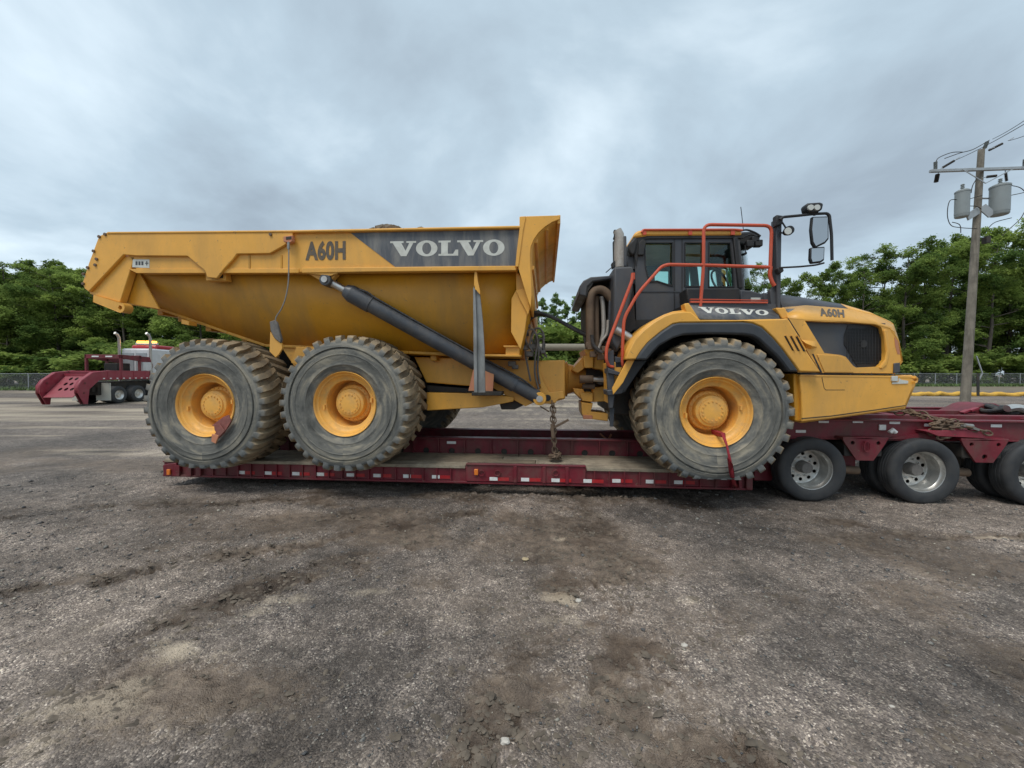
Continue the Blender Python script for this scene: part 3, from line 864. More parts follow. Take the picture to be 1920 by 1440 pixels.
# ================================================================== TREES
def tree_meshes(seed, H, Rc, base, kind='broad', nl=9000, leaf=.2):
    rg_ = np.random.default_rng(seed); r = random.Random(seed)
    tb = MB()
    lean = Vector((r.uniform(-.04, .04), r.uniform(-.04, .04), 1))
    tp = [Vector((0, 0, -.1))]
    for i in range(1, 8):
        z = H * .93 * i / 7
        tp.append(Vector((lean.x * z + r.uniform(-.12, .12), lean.y * z + r.uniform(-.12, .12), z)))
    r0 = .014 * H + .03
    tb.tube(tp, r0, 8, [r0 * (1 - .88 * i / 7) for i in range(8)])
    cl = []
    nb = 26 if kind != 'narrow' else 22
    for i in range(nb):
        f = base + (0.97 - base) * (i + r.random()) / nb
        z = f * H
        c = Vector((lean.x * z, lean.y * z, z))
        u = (f - base) / (1 - base)
        if kind == 'broad':
            env = (max(0, 1 - (max(u - .42, 0) / .60) ** 2) ** .5) * (.72 + .28 * min(1, u / .3))
        elif kind == 'narrow':
            env = (1 - u) ** .7 * .9 + .12
        else:
            env = (max(0, 1 - (abs(u - .55) / .62) ** 2.4)) ** .5
        L = Rc * env * r.uniform(.65, 1.12)
        a = r.random() * 6.283 + i * 2.4
        up = r.uniform(.15, .5) if kind != 'narrow' else .7
        e = c + Vector((math.cos(a) * L, math.sin(a) * L, L * up))
        e.z = min(e.z, H * .99)
        m_ = c.lerp(e, .5) + Vector((0, 0, -.05 * L))
        tb.tube([c - Vector((0, 0, .2)), m_, e], .03, 5, [r0 * .30 * (1 - .5 * u), r0 * .17, .012])
        cl.append((e, .32 * L + .35)); cl.append((m_.lerp(e, .3), .28 * L + .35))
        if L > 1.6:
            for _ in range(2):
                b = a + r.uniform(-.9, .9)
                e2 = c.lerp(e, .7) + Vector((math.cos(b), math.sin(b), r.uniform(-.1, .6))) * L * .38
                tb.tube([c.lerp(e, .5), e2], .02, 4, [r0 * .1, .01])
                cl.append((e2, .26 * L + .3))
    top = tp[-1]; cl.append((top, .10 * H ** .7 + .2))
    C_ = np.array([list(c) for c, _ in cl]); S = np.array([s for _, s in cl]) * (.95 if kind == 'narrow' else .8)
    w = S ** 2; w /= w.sum()
    pick = rg_.choice(len(cl), nl, p=w)
    # twiggy sub clumps
    sub = rg_.normal(size=(len(cl), 9, 3)); sub /= np.linalg.norm(sub, axis=2)[..., None]
    sub *= rg_.random((len(cl), 9, 1)) ** .4
    si = rg_.integers(0, 9, nl)
    pos = C_[pick] + sub[pick, si] * S[pick][:, None] * np.array([1, 1, .62]) + rg_.normal(size=(nl, 3)) * S[pick][:, None] * np.array([.22, .22, .13])
    pos[:, 2] = np.maximum(pos[:, 2], .15)
    nrm = rg_.normal(size=(nl, 3)); nrm[:, 2] = np.abs(nrm[:, 2]) + .7
    nrm /= np.linalg.norm(nrm, axis=1)[:, None]
    t1 = np.cross(nrm, rg_.normal(size=(nl, 3))); t1 /= np.linalg.norm(t1, axis=1)[:, None]
    t2 = np.cross(nrm, t1)
    ls = leaf * (.6 + .8 * rg_.random(nl))[:, None]
    q = np.stack([pos - t1 * ls * .6, pos - t2 * ls * .35, pos + t1 * ls * .6, pos + t2 * ls * .35], 1).reshape(-1, 3)
    me = bpy.data.meshes.new('crown')
    me.vertices.add(len(q)); me.vertices.foreach_set('co', q.ravel())
    ii = np.arange(nl * 4, dtype=np.int32)
    me.loops.add(nl * 4); me.loops.foreach_set('vertex_index', ii)
    me.polygons.add(nl); me.polygons.foreach_set('loop_start', ii[::4].copy()); me.polygons.foreach_set('loop_total', np.full(nl, 4, np.int32))
    me.update()
    tone = rg_.random(len(cl))[pick] * .5 + rg_.random(nl) * .25
    at = me.attributes.new('tone', 'FLOAT', 'POINT'); at.data.foreach_set('value', np.repeat(tone, 4).astype(np.float32))
    me.materials.append(M['leaf_pale' if kind == 'narrow' else 'leaf'])
    to = bpy.data.meshes.new('trunk')
    to.from_pydata(tb.v, [], tb.f); to.update(); to.polygons.foreach_set('use_smooth', [True] * len(to.polygons))
    to.materials.append(M['bark'])
    return H, me, to


TT = {
    'broad': [tree_meshes(s, 18, 4.2 + .4 * (s % 3), .10, 'broad', 38000, .215) for s in (1, 2, 3, 4)],
    'open': [tree_meshes(s, 18, 3.6, .26, 'open', 24000, .18) for s in (11, 12)],
    'narrow': [tree_meshes(s, 14, 2.3, .08, 'narrow', 28000, .18) for s in (21, 22, 23)],
    'bush': [tree_meshes(s, 4, 2.2, .03, 'broad', 5000, .26) for s in (31, 32)],
}


def tree(px, top, depth, kind, label, group, name='tree', seed=0, wide=1.0):
    r = random.Random(seed * 131 + int(px))
    H, cm, tm = r.choice(TT[kind])
    h = CAM.z + (700 - top) * depth / FP
    s = h / H
    e = thing(name, label, 'tree' if kind != 'bush' else 'bush', ground_at(px, depth), group, local=True, rotz=r.random() * 6.28)
    e.scale = (s * wide, s * wide, s)
    for nm, me in (('crown', cm), ('trunk', tm)):
        o = bpy.data.objects.new(nm, me); COL.objects.link(o); o.parent = e


rt = random.Random(5)
# left wood
gl = 'trees of the wood behind the left fence'
lb = 'leafy green tree in the dark wood behind the red road tractor'
LT = [(-150, 470), (-95, 480), (-40, 482), (20, 486), (75, 487), (118, 505), (150, 512), (190, 518), (235, 520), (285, 522), (335, 528), (385, 535), (430, 545), (470, 550)]
LTL = {3: 'broad green tree at the very left edge of the photo behind the fence', 4: 'rounded green tree left of the ramp of the gooseneck dolly', 5: 'green tree rising right behind the perforated ramp of the dolly',
       6: 'green tree beside the rear corner of the raised dump body', 7: 'green tree under the tail of the dump body behind the tractor stacks', 8: 'green tree behind the cab of the distant red road tractor'}
for i, (x, y) in enumerate(LT):
    tree(x, y + rt.uniform(-4, 4), rt.uniform(52, 58), 'broad', LTL.get(i, lb), gl, seed=i, wide=1.05)
for i in range(15):
    tree(-140 + i * 44 + rt.uniform(-12, 12), rt.uniform(500, 535), rt.uniform(60, 66), 'broad', 'shaded tree in the second row of the left wood', gl, seed=40 + i, wide=1.2)
for i in range(11):
    tree(-60 + i * 48 + rt.uniform(-15, 15), rt.uniform(640, 672), rt.uniform(47, 50), 'bush', 'low bright green bush at the foot of the left wood', 'bushes along the left wood edge', 'bush', seed=i, wide=1.3)
# behind the dump body (seen only from the side)
for i in range(10):
    tree(500 + i * 48, rt.uniform(560, 585), rt.uniform(58, 66), 'broad', 'lower green tree in the wood far behind the dump body', 'trees of the wood behind the dump body', seed=80 + i)
# middle gap, sparse young trees
for i, (x, y) in enumerate(((985, 570), (1010, 556), (1033, 575), (1048, 552), (1066, 568), (1082, 556), (1108, 572), (1140, 560))):
    tree(x, y, 52 + 3 * (i % 3), 'narrow', 'slender pale green young tree in the gap behind the articulation joint', 'young trees in the gap behind the cab', seed=i, wide=.8)
for i in range(7):
    tree(968 + i * 26, rt.uniform(606, 632), 46 + rt.uniform(0, 3), 'bush', 'green bush growing under the young trees behind the articulation joint', 'bushes in the gap behind the cab', 'bush', seed=30 + i, wide=1.2)
# right wood
gr = 'trees of the wood behind the right fence'
lr = 'green tree in the tall wood behind the right fence'
RTs = [(1180, 560), (1230, 570), (1285, 575), (1330, 578), (1376, 560), (1428, 500), (1462, 520), (1508, 545), (1540, 498), (1580, 512), (1612, 500), (1652, 470), (1690, 456), (1730, 462), (1770, 452), (1812, 462), (1850, 440), (1890, 418), (1935, 405), (1985, 400), (2045, 395), (2120, 390)]
RTL = {5: 'green tree seen between the cab and the mirror post', 6: 'small green tree just right of the mirror post above the hood', 7: 'lowest green tree above the middle of the hood', 8: 'green tree right below the large cab mirror',
       10: 'green tree above the front end of the hood', 11: 'tall green tree above the nose of the dump truck', 12: 'tall green tree just beyond the nose of the dump truck', 13: 'green tree midway between the nose and the power pole',
       14: 'green tree close to the left of the power pole', 15: 'green tree directly behind the power pole', 16: 'green tree close to the right of the power pole', 17: 'tallest bright green tree at the right edge of the photo'}
for i, (x, y) in enumerate(RTs):
    tree(x, y + 4, rt.uniform(60, 68), 'open' if i % 2 == 1 else 'broad', RTL.get(i, lr), gr, seed=100 + i, wide=.78 if x < 1640 else .9)
for i in range(17):
    x = 1400 + i * 46 + rt.uniform(-12, 12)
    top = np.interp(x, [1400, 1500, 1640, 1760, 1920, 2200], [540, 560, 500, 490, 455, 430])
    tree(x, top + rt.uniform(25, 60), rt.uniform(70, 78), 'broad', 'shaded tree in the second row of the right wood', gr, seed=150 + i, wide=1.0)
for i in range(14):
    tree(1480 + i * 48 + rt.uniform(-15, 15), rt.uniform(648, 675), rt.uniform(60, 63), 'bush', 'low green bush at the foot of the right wood', 'bushes along the right wood edge', 'bush', seed=60 + i, wide=1.3)

# ================================================================== FENCES
def wire_material():
    m = bpy.data.materials.new('chain_link'); m.use_nodes = True
    n, l = m.node_tree.nodes, m.node_tree.links; n.clear()
    t = N(n, 'ShaderNodeTexCoord')
    mp = N(n, 'ShaderNodeMapping'); l.new(t.outputs['Object'], mp.inputs[0]); mp.inputs['Rotation'].default_value = (0, R(45), 0); mp.inputs['Scale'].default_value = (14, 14, 14)
    s = N(n, 'ShaderNodeSeparateXYZ'); l.new(mp.outputs[0], s.inputs[0])
    outs = []
    for i in (0, 2):
        f = N(n, 'ShaderNodeMath', operation='FRACT'); l.new(s.outputs[i], f.inputs[0])
        c = N(n, 'ShaderNodeMath', operation='LESS_THAN'); l.new(f.outputs[0], c.inputs[0]); c.inputs[1].default_value = .09
        outs.append(c)
    mx = N(n, 'ShaderNodeMath', operation='MAXIMUM'); l.new(outs[0].outputs[0], mx.inputs[0]); l.new(outs[1].outputs[0], mx.inputs[1])
    tr = N(n, 'ShaderNodeBsdfTransparent'); df = N(n, 'ShaderNodeBsdfDiffuse'); df.inputs[0].default_value = (.33, .34, .34, 1)
    ms = N(n, 'ShaderNodeMixShader'); l.new(mx.outputs[0], ms.inputs[0]); l.new(tr.outputs[0], ms.inputs[1]); l.new(df.outputs[0], ms.inputs[2])
    o = N(n, 'ShaderNodeOutputMaterial'); l.new(ms.outputs[0], o.inputs[0])
    return m


M['wire'] = wire_material()


def fence(pa, pb, da, db, label, step=3.0):
    a, b = ground_at(pa, da), ground_at(pb, db)
    e = thing('chain_link_fence', label, 'fence', a)
    L = (b - a).length; n = int(L / step); d = (b - a) / n
    first = None
    for i in range(n + 1):
        p = a + d * i
        if first is None:
            first = MB().tube([(p.x, p.y, -.1), (p.x, p.y, 1.85)], .045, 8).build('post', 'galv', e)
        else:
            q = first.copy(); COL.objects.link(q); q.location = p - a
    MB().tube([a + Vector((0, 0, 1.8)), b + Vector((0, 0, 1.8))], .025, 6).build('top_rail', 'galv', e)
    w = MB(); w.add([a, b, b + Vector((0, 0, 1.8)), a + Vector((0, 0, 1.8))], [(0, 1, 2, 3)])
    w.build('wire_mesh', 'wire', e, smooth=0)


fence(-120, 560, 43, 44, 'chain link fence in front of the dark wood, left of the dump truck')
fence(1150, 2150, 56, 57, 'chain link fence in front of the tall wood, right of the dump truck')

# strip of bare brown earth before the right fence
M['earth'] = mk('bare_earth', (0.20, 0.165, 0.12), .95, var=.25, vscale=.6)
eb = MB()
q = [D(1100, 700, 41), D(2300, 700, 41), D(2300, 700, 58), D(1100, 700, 58)]
eb.add([(p.x, p.y, .012) for p in q], [(0, 1, 2, 3)])
o = eb.build('earth_verge', 'earth', smooth=0); o['kind'] = 'structure'
# grass strip in front of left wood
M['grass'] = mk('rough_grass', (0.10, 0.15, 0.05), .95, var=.35, vscale=1.5)


def grass(pa, pb, d0, d1, n, label):
    rg_ = np.random.default_rng(int(abs(pa)) + 3)
    px = pa + (pb - pa) * rg_.random(n); dd = d0 + (d1 - d0) * rg_.random(n)
    c = np.array([list(ground_at(a, b)) for a, b in zip(px, dd)])
    h = .15 + .35 * rg_.random(n); a = rg_.random(n) * 6.28; w = .05 + .05 * rg_.random(n)
    dx, dy = np.cos(a) * w, np.sin(a) * w
    v = np.stack([c + np.stack([dx, dy, 0 * dx], -1), c - np.stack([dx, dy, 0 * dx], -1), c + np.stack([dy * 2, -dx * 2, h], -1)], 1).reshape(-1, 3)
    me = bpy.data.meshes.new('grass'); me.from_pydata(v.tolist(), [], [(3 * i, 3 * i + 1, 3 * i + 2) for i in range(n)])
    me.materials.append(M['grass'])
    o = bpy.data.objects.new('grass', me); COL.objects.link(o)
    o['kind'] = 'stuff'; o['label'] = label; o['category'] = 'grass'


grass(-100, 560, 42, 52, 9000, 'rough grass along the left fence')
grass(1480, 2100, 54, 60, 9000, 'rough grass along the right fence')

# yellow silt boom
a_, b_ = ground_at(1480, 33), ground_at(2150, 30.5)
pts = []
for i in range(90):
    p = a_.lerp(b_, i / 89)
    pts.append(p + Vector((0, .25 * math.sin(i * .5) + rt.uniform(-.08, .08), .14 + .05 * math.sin(i * 1.3) + rt.uniform(-.025, .035))))
tag(MB().tube(pts, .17, 10, [.14 + .05 * abs(math.sin(i * .9)) for i in range(90)]).build('silt_boom', 'boom'), 'long lumpy yellow silt boom lying across the yard before the right fence', 'boom')

# beige pipe seen through the gap
e = thing('overhead_pipe', 'thick beige pipe on posts seen through the gap behind the cab', 'pipe', ground_at(1055, 30))
a_, b_ = D(930, 651, 30), D(1330, 651, 31)
MB().tube([a_, b_], .26, 16).build('pipe', 'pipe', e)
for t in (.02, .5, .98):
    p = a_.lerp(b_, t)
    MB().box(p.x - .12, p.x + .12, p.y - .12, p.y + .12, -.02, p.z - .24).build('support_post', 'pipe', e)

# ================================================================== UTILITY POLE
def utility_pole():
    dep = 15.0
    base = D(1807, 790, dep); base.z = 0
    e = thing('utility_pole', 'weathered wooden power pole with crossarm standing behind the red trailer frame', 'utility pole', base)
    b, t = Vector((base.x, base.y, -.1)), D(1840, 281, dep)
    MB().tube([b.lerp(t, i / 10) for i in range(11)], .2, 16, [.150 - .055 * i / 10 for i in range(11)]).build('pole', 'wood', e)
    F = FW * -0.17
    a1, a2 = D(1735, 325.5, dep) + F, D(1960, 318, dep) + F
    MB().bar(a1, a2, .10, .10).build('crossarm', 'galv', e, bevel=.01)
    br = D(1838, 348, dep) + F
    MB().bar(D(1790, 324, dep) + F * 1.5, br, .02, .03).bar(D(1888, 321, dep) + F * 1.5, br, .02, .03).build('arm_brace', 'galv', e)

    def ins(p, q, r=.045, name='insulator', mat='dark'):
        p, q = Vector(p), Vector(q)
        k = 9
        pts = [p.lerp(q, i / (2 * k)) for i in range(2 * k + 1)]
        return MB().tube(pts, r, 10, [r if i % 2 else r * .5 for i in range(2 * k + 1)]).build(name, mat, e)
    ins(D(1758, 319, dep) + F, D(1780, 306, dep) + F)
    ins(D(1854, 282, dep), D(1880, 269, dep))
    ins(D(1745, 322, dep) + F, D(1745, 308, dep) + F, .06, mat='transformer')
    ins(D(1910, 317, dep) + F, D(1911, 303, dep) + F, .06, mat='transformer')
    ins(D(1846, 278, dep), D(1851, 266, dep), .06, mat='transformer')
    ins(D(1749, 331, dep) + F, D(1746, 346, dep) + F, .07)
    ins(D(1875, 328, dep) + F, D(1877, 344, dep) + F, .05)
    ins(D(1840, 336, dep) + F, D(1858, 334, dep) + F, .05)
    lk = MB()
    for p_, q_ in (((1752, 323), (1759, 318)), ((1780, 306), (1790, 299)), ((1846, 284), (1855, 281)), ((1880, 269), (1890, 263)), ((1752, 326), (1749, 332)), ((1874, 321), (1875, 329)), ((1832, 338), (1841, 336))):
        lk.tube([D(*p_, dep) + F, D(*q_, dep) + F], .015, 6)
    lk.build('insulator_link', 'galv', e)
    # wires on the pole
    w = MB()
    for pts in ([(1790, 379), (1772, 380), (1767, 405), (1773, 425), (1790, 430), (1822, 432)],
                [(1776, 420), (1790, 425), (1792, 440)],
                [(1808, 377), (1822, 373), (1832, 370)], [(1808, 390), (1822, 391), (1830, 396)],
                [(1886, 352), (1905, 358), (1918, 378), (1905, 410), (1885, 430), (1868, 445)],
                [(1886, 370), (1905, 366), (1935, 358)],
                [(1844, 430), (1856, 420), (1886, 412)],
                [(1762, 302), (1790, 292), (1815, 285), (1845, 268)],
                [(1746, 308), (1752, 300), (1775, 291), (1795, 290)],
                [(1824, 335), (1814, 352), (1811, 366)]):
        w.tube(smoothpath([D(x, y, dep) + F for x, y in pts]), .014, 5)
    w.build('pole_wiring', 'dark', e)
    br = MB()
    for x, y in ((1844, 372), (1842, 394)):
        c = D(x - 8, y, dep)
        br.tube([c + RT * -.1, c + RT * .6 + Vector((0, 0, 0))], .03, 6)
    br.build('transformer_bracket', 'galv', e)
    br = MB().box(0, .14, -.07, .07, 0, .3)
    c = D(1839, 452, dep)
    MB().box(c.x, c.x + .15, c.y - .2, c.y - .02, c.z - .12, c.z + .12).build('pole_box', 'dark', e)
    MB().bar(D(1822, 700, dep) + F * 1.2, D(1822, 742, dep) + F * 1.2, .10, .02).build('guard_strip', 'dark', e)
    MB().bar(D(1821, 668, dep) + F, D(1832, 700, dep) + F, .03).bar(D(1832, 700, dep) + F, D(1826, 712, dep) + F, .03).build('loose_guard_wire', 'galv', e)

    for (x0, x1, y0, y1, lab) in ((1780, 1807, 361, 411, 'smaller grey transformer can hung on the left of the power pole'), (1845, 1881, 351, 407, 'larger grey transformer can hung on the right of the power pole')):
        p, q = D((x0 + x1) / 2, y1, dep) + F, D((x0 + x1) / 2, y0, dep) + F
        rr = (x1 - x0) / 2 * dep / FP * .74
        tr = thing('transformer', lab, 'transformer', p)
        hh = (q - p).length
        MB().lathe([(0, 0), (rr * .9, 0), (rr * .97, .03), (rr * .97, hh * .1), (rr, hh * .1), (rr, hh * .9), (rr * 1.05, hh * .9), (rr * 1.05, hh * .95), (rr * .7, hh), (0, hh * 1.02)], p, 24, 'z').build('can', 'transformer', tr)
        c = p + Vector((0, 0, hh))
        MB().tube([c + Vector((0, 0, -.02 + .03 * i)) for i in range(9)], .05, 10, [.03 + .035 * (i % 2) for i in range(9)]).build('bushing', 'transformer', tr)
        MB().bar(p + RT * (rr if x0 < 1800 else -rr), D(1830 if x0 < 1800 else 1836, (y0 + y1) / 2 + 10, dep) + F * .5, .05, .25).build('mounting_arm', 'galv', tr)
    # power lines going off to the upper right
    for k, (s, t_, r0, lab) in enumerate((((1780, 306), (1990, 190), 0, 'thin power line running up right from the left end of the crossarm'),
                                       ((1880, 269), (2000, 215), 0, 'thin power line running up right from the pole top insulator'),
                                       ((1851, 266), (1990, 175), 0, 'thin power line leaving the very top of the power pole'),
                                       ((1911, 303), (2010, 245), 0, 'thin power line leaving the right end of the crossarm'))):
        pl = MB().tube(arc(D(*s, dep) + F, D(*t_, dep - 6), .08), .010, 5).build('power_line', 'dark')
        tag(pl, lab, 'power line')


utility_pole()
# ================================================================== ARTICULATED DUMP TRUCK
RIMY = -1.75
HF, HM, HR = P(1343, 773, RIMY), P(646, 758, RIMY), P(384, 760.5, RIMY)
DECK = 0.455
truck = thing('dump_truck', 'huge yellow articulated dump truck with six muddy tyres chained on the low trailer', 'dump truck', (0, 0, 0))


def PL(pl, y):
    return [P(u, v, y) for u, v in pl]


# ---------------------------------------------------------------- wheels
def tyre_mesh(hub_h):
    "built round the origin, outer side towards -y"
    W2 = .425
    Rt = .925
    prof = [(.43, -.30), (.455, -.36), (.50, -.385), (.555, -.403), (.56, -.411), (.572, -.411), (.577, -.408), (.62, -.418), (.66, -.425), (.695, -.428), (.70, -.435), (.708, -.435), (.713, -.428), (.745, -.427), (.775, -.426), (.782, -.402), (.797, -.400), (.804, -.428), (.86, -.412),
            (.885, -.402), (.905, -.37), (Rt, -.31), (Rt + .008, -.15), (Rt + .01, 0), (Rt + .008, .15), (Rt, .31), (.905, .37), (.885, .402), (.86, .410), (.78, .425), (.66, .425), (.56, .405), (.455, .36), (.43, .30), (.42, 0), (.43, -.30)]
    b = MB().lathe(prof, (0, 0, 0), 96)
    n = 34
    for side in (-1, 1):
        for k in range(n):
            a0 = 2 * math.pi * (k + (.5 if side > 0 else 0)) / n
            w = 2 * math.pi / n
            # stations from the shoulder to beyond the centre line: (y, angle offset, half width, inner r, outer r)
            st = [(-.412, -.08 * w, .235 * w, .850, .888), (-.405, -.06 * w, .27 * w, .875, .935), (-.37, 0, .30 * w, .90, .972), (-.25, .10 * w, .30 * w, .92, .988), (-.12, .40 * w, .27 * w, .925, .990), (.0, .72 * w, .20 * w, .925, .984)]
            vs = []
            for (y, da, hw, ri, ro) in st:
                for rr, aa, sh in ((ri, a0 + da - hw, 1), (ro, a0 + da - hw * .82, 1), (ro, a0 + da + hw * .82, 1), (ri, a0 + da + hw, 1)):
                    j = 1 + .006 * math.sin(17 * k + 5 * aa)
                    vs.append((rr * j * math.cos(aa), y if side < 0 else -y, rr * j * math.sin(aa)))
            fs = []
            for i in range(len(st) - 1):
                for j in range(3):
                    f = (i * 4 + j, i * 4 + j + 1, i * 4 + j + 5, i * 4 + j + 4)
                    fs.append(f if side < 0 else f[::-1])
            fs.append((0, 1, 2, 3) if side > 0 else (3, 2, 1, 0))
            m = (len(st) - 1) * 4
            fs.append((m, m + 1, m + 2, m + 3) if side < 0 else (m + 3, m + 2, m + 1, m))
            b.add(vs, fs)
    return b


def make_wheel(hub_z, rot, side_y, name_mat_rot=0):
    flat = -(hub_z - DECK)

    def squash(b):
        out = []
        c, s = math.cos(rot), math.sin(rot)
        for x, y, z in b.v:
            x, z = x * c - z * s, x * s + z * c
            rr = math.hypot(x, z)
            if z < flat:
                z = flat + (z - flat) * .12
            # sidewall bulge low down
            lowf = max(0, (-z - .45) / .5)
            if rr > .5:
                y *= 1 + .05 * lowf
            out.append((x, y, z))
        b.v = out
        return b
    ty = squash(tyre_mesh(hub_z))
    # radius attribute for the dirt
    rim = MB().lathe([(.457, -.385), (.462, -.372), (.462, -.35), (.44, -.345), (.43, -.33), (.415, -.325), (.405, -.30), (.375, -.27), (.345, -.262), (.335, -.25), (.33, -.20), (.325, -.02), (.31, .02), (0, .02)], (0, 0, 0), 64)
    rim2 = MB().lathe([(.457, -.385), (.447, -.375), (.44, -.35)], (0, 0, 0), 64)
    rim.add(rim2.v, rim2.f)
    hub = MB().lathe([(.275, .02), (.275, -.10), (.262, -.125), (.225, -.14), (.218, -.155), (.215, -.21), (.205, -.225), (.17, -.235), (.165, -.25), (.10, -.262), (0, -.262)], (0, 0, 0), 48)
    bolts = MB()
    for k in range(24):
        a = 2 * math.pi * k / 24
        bolts.lathe([(.011, -.125), (.011, -.145), (0, -.146)], (.243 * math.cos(a), 0, .243 * math.sin(a)), 6)
    for k in range(16):
        a = 2 * math.pi * k / 16
        bolts.lathe([(.010, -.255), (.010, -.27), (0, -.271)], (.13 * math.cos(a), 0, .13 * math.sin(a)), 6)
    for k in range(2):
        a = .15 + math.pi * k
        bolts.box(.355 * math.cos(a) - .012, .355 * math.cos(a) + .012, -.30, -.25, .355 * math.sin(a) - .03, .355 * math.sin(a) + .03)
    return ty, rim, hub, bolts


def add_wheel(x, z, y_outer_rim, rot, name='wheel'):
    ty, rim, hub, bolts = make_wheel(z, rot, 0)
    w = rim.build(name, 'rim', None, smooth=32)
    w.parent = truck
    w.location = (x, y_outer_rim + .375, z)
    for b, nm, mt in ((ty, 'tyre', 'tyre'), (hub, 'hub', 'rim'), (bolts, 'wheel_bolts', 'rim')):
        o = b.build(nm, mt, None, smooth=38 if nm != 'tyre' else 45)
        o.parent = w
        if nm == 'wheel_bolts':
            o['kind'] = 'stuff'
        if nm == 'tyre':
            co = np.empty(len(o.data.vertices) * 3); o.data.vertices.foreach_get('co', co); co = co.reshape(-1, 3)
            rr = np.hypot(co[:, 0], co[:, 2])
            at = o.data.attributes.new('rad', 'FLOAT', 'POINT'); at.data.foreach_set('value', rr.astype(np.float32))
    return w


for h, rot in ((HF, .2), (HM, 1.1), (HR, 2.3)):
    w = add_wheel(h.x, h.z, RIMY, rot)
    c = copy_tree(w, truck, loc=(h.x, -(RIMY + .375), h.z), rot=(0, 0, math.pi))

# axles
for h in (HF, HM, HR):
    MB().tube([(h.x, -1.4, h.z), (h.x, -.4, h.z)], .20, 20).tube([(h.x, .4, h.z), (h.x, 1.4, h.z)], .20, 20).lathe([(0, -.42), (.30, -.38), (.38, -.2), (.40, 0), (.38, .2), (.30, .38), (0, .42)], h.xz.to_3d() if False else (h.x, 0, h.z), 24).build('axle', 'dark', truck)

# ---------------------------------------------------------------- dump body
YO, YB = -1.745, -1.70
body = MB()
# lower side panel leaning inwards
top = [(247, 506), (262, 512), (330, 512), (420, 511.5), (540, 511), (600, 511), (770, 509), (909, 508), (969, 507)]
bot = [(228, 566), (298, 578), (362, 600), (430, 624), (500, 648), (575, 651), (768, 661), (909, 667), (973, 668)]
tp_, bt_ = [P(u, v, -1.54) for u, v in top], [P(u, v, -1.10) for u, v in bot]
mid = [a.lerp(b, .5) + Vector((0, -.01, 0)) for a, b in zip(tp_, bt_)]
for sgn in (1, -1):
    rows = [[Vector((p.x, p.y * sgn, p.z)) for p in r] for r in (tp_, mid, bt_)]
    o = MB().strip(rows).build('side_panel', 'yellow_shaded', truck, smooth=20, solid=.03)
# floor and underside
fl = [[p, Vector((p.x, -p.y, p.z))] for p in bt_]
MB().strip([[a + Vector((0, .03, .0)) for a in (p[0],)] + [Vector((p[0].x, 0, p[0].z - .02))] + [p[1] - Vector((0, .03, 0))] for p in fl]).build('body_floor', 'yellow_shaded', truck, smooth=20, solid=.04)
# edge flange under the slope + cross ribs beneath
fb = MB()
for i in range(len(bt_) - 1):
    fb.bar(bt_[i] + Vector((0, -.02, 0)), bt_[i + 1] + Vector((0, -.02, 0)), .05, .045)
fb.build('bottom_flange', 'yellow_shaded', truck, bevel=.008)
rb = MB()
for i, t in ((0, .9), (1, .5), (2, .3), (3, .3), (5, .3), (5, .75), (6, .3)):
    p = bt_[i].lerp(bt_[i + 1], t)
    MB().box(p.x - .05, p.x + .05, -1.02, 1.02, p.z - .11, p.z - .02).build('floor_rib', 'yellow_shaded', truck, bevel=.01)
# crease rib on the side
MB().bar(P(262, 515, -1.56), P(298, 577, -1.13), .05, .02).build('corner_rib', 'yellow_shaded', truck)
# tail underside plate
MB().px([(247, 500), (228, 566), (298, 579), (262, 512)], -1.585, .02).build('tail_side', 'yellow_shaded', truck)

# top side rail
rail_poly = [(200, 437), (560, 433.5), (976, 425.5), (970, 506.6), (565.6, 511), (258, 511.5), (246, 486)]
MB().px(rail_poly, YB, .12).build('side_rail', 'yellow', truck, bevel=.012)
rr_ = MB().px(rail_poly, YB, .12); rr_.v = [(x, -y, z) for x, y, z in rr_.v]
rr_.build('side_rail', 'yellow', truck)
# outer reinforcing plate at the rear
pl = [(198.7, 436), (330, 434.5), (548, 432.8), (549, 449), (530, 461.5), (506, 475), (444, 476), (436, 487), (421, 503), (406, 522), (388, 520), (384, 508), (351, 480), (258, 479.5), (231, 477.5), (210, 500), (166, 547), (158, 541), (154.5, 530), (166, 494), (185, 443)]
MB().px(pl, YO, .045).build('rear_plate', 'yellow', truck, bevel=.01)
pr = MB().px(pl, YO, .045); pr.v = [(x, -y, z) for x, y, z in pr.v]; pr.build('rear_plate', 'yellow', truck)
# bolts on its rear edge
bb = MB()
for u, v in ((187, 444), (198, 439.5), (176.5, 471), (182, 486), (179.5, 497), (165.5, 502), (157.5, 514), (157, 532), (508, 440)):
    c = P(u, v, YO)
    bb.lathe([(.022, 0), (.022, -.018), (0, -.02)], c, 8)
bb.build('plate_bolts', 'rust', truck)['kind'] = 'stuff'
# pocket below the triangular bracket
MB().px([(384, 500), (421, 500), (423, 526), (386, 526)], -1.66, .12).build('rest_pocket', 'yellow', truck, bevel=.008)
MB().px([(397, 522.5), (409, 512), (418, 504), (418, 521)], -1.664, .006).build('pocket_opening', 'black', truck)
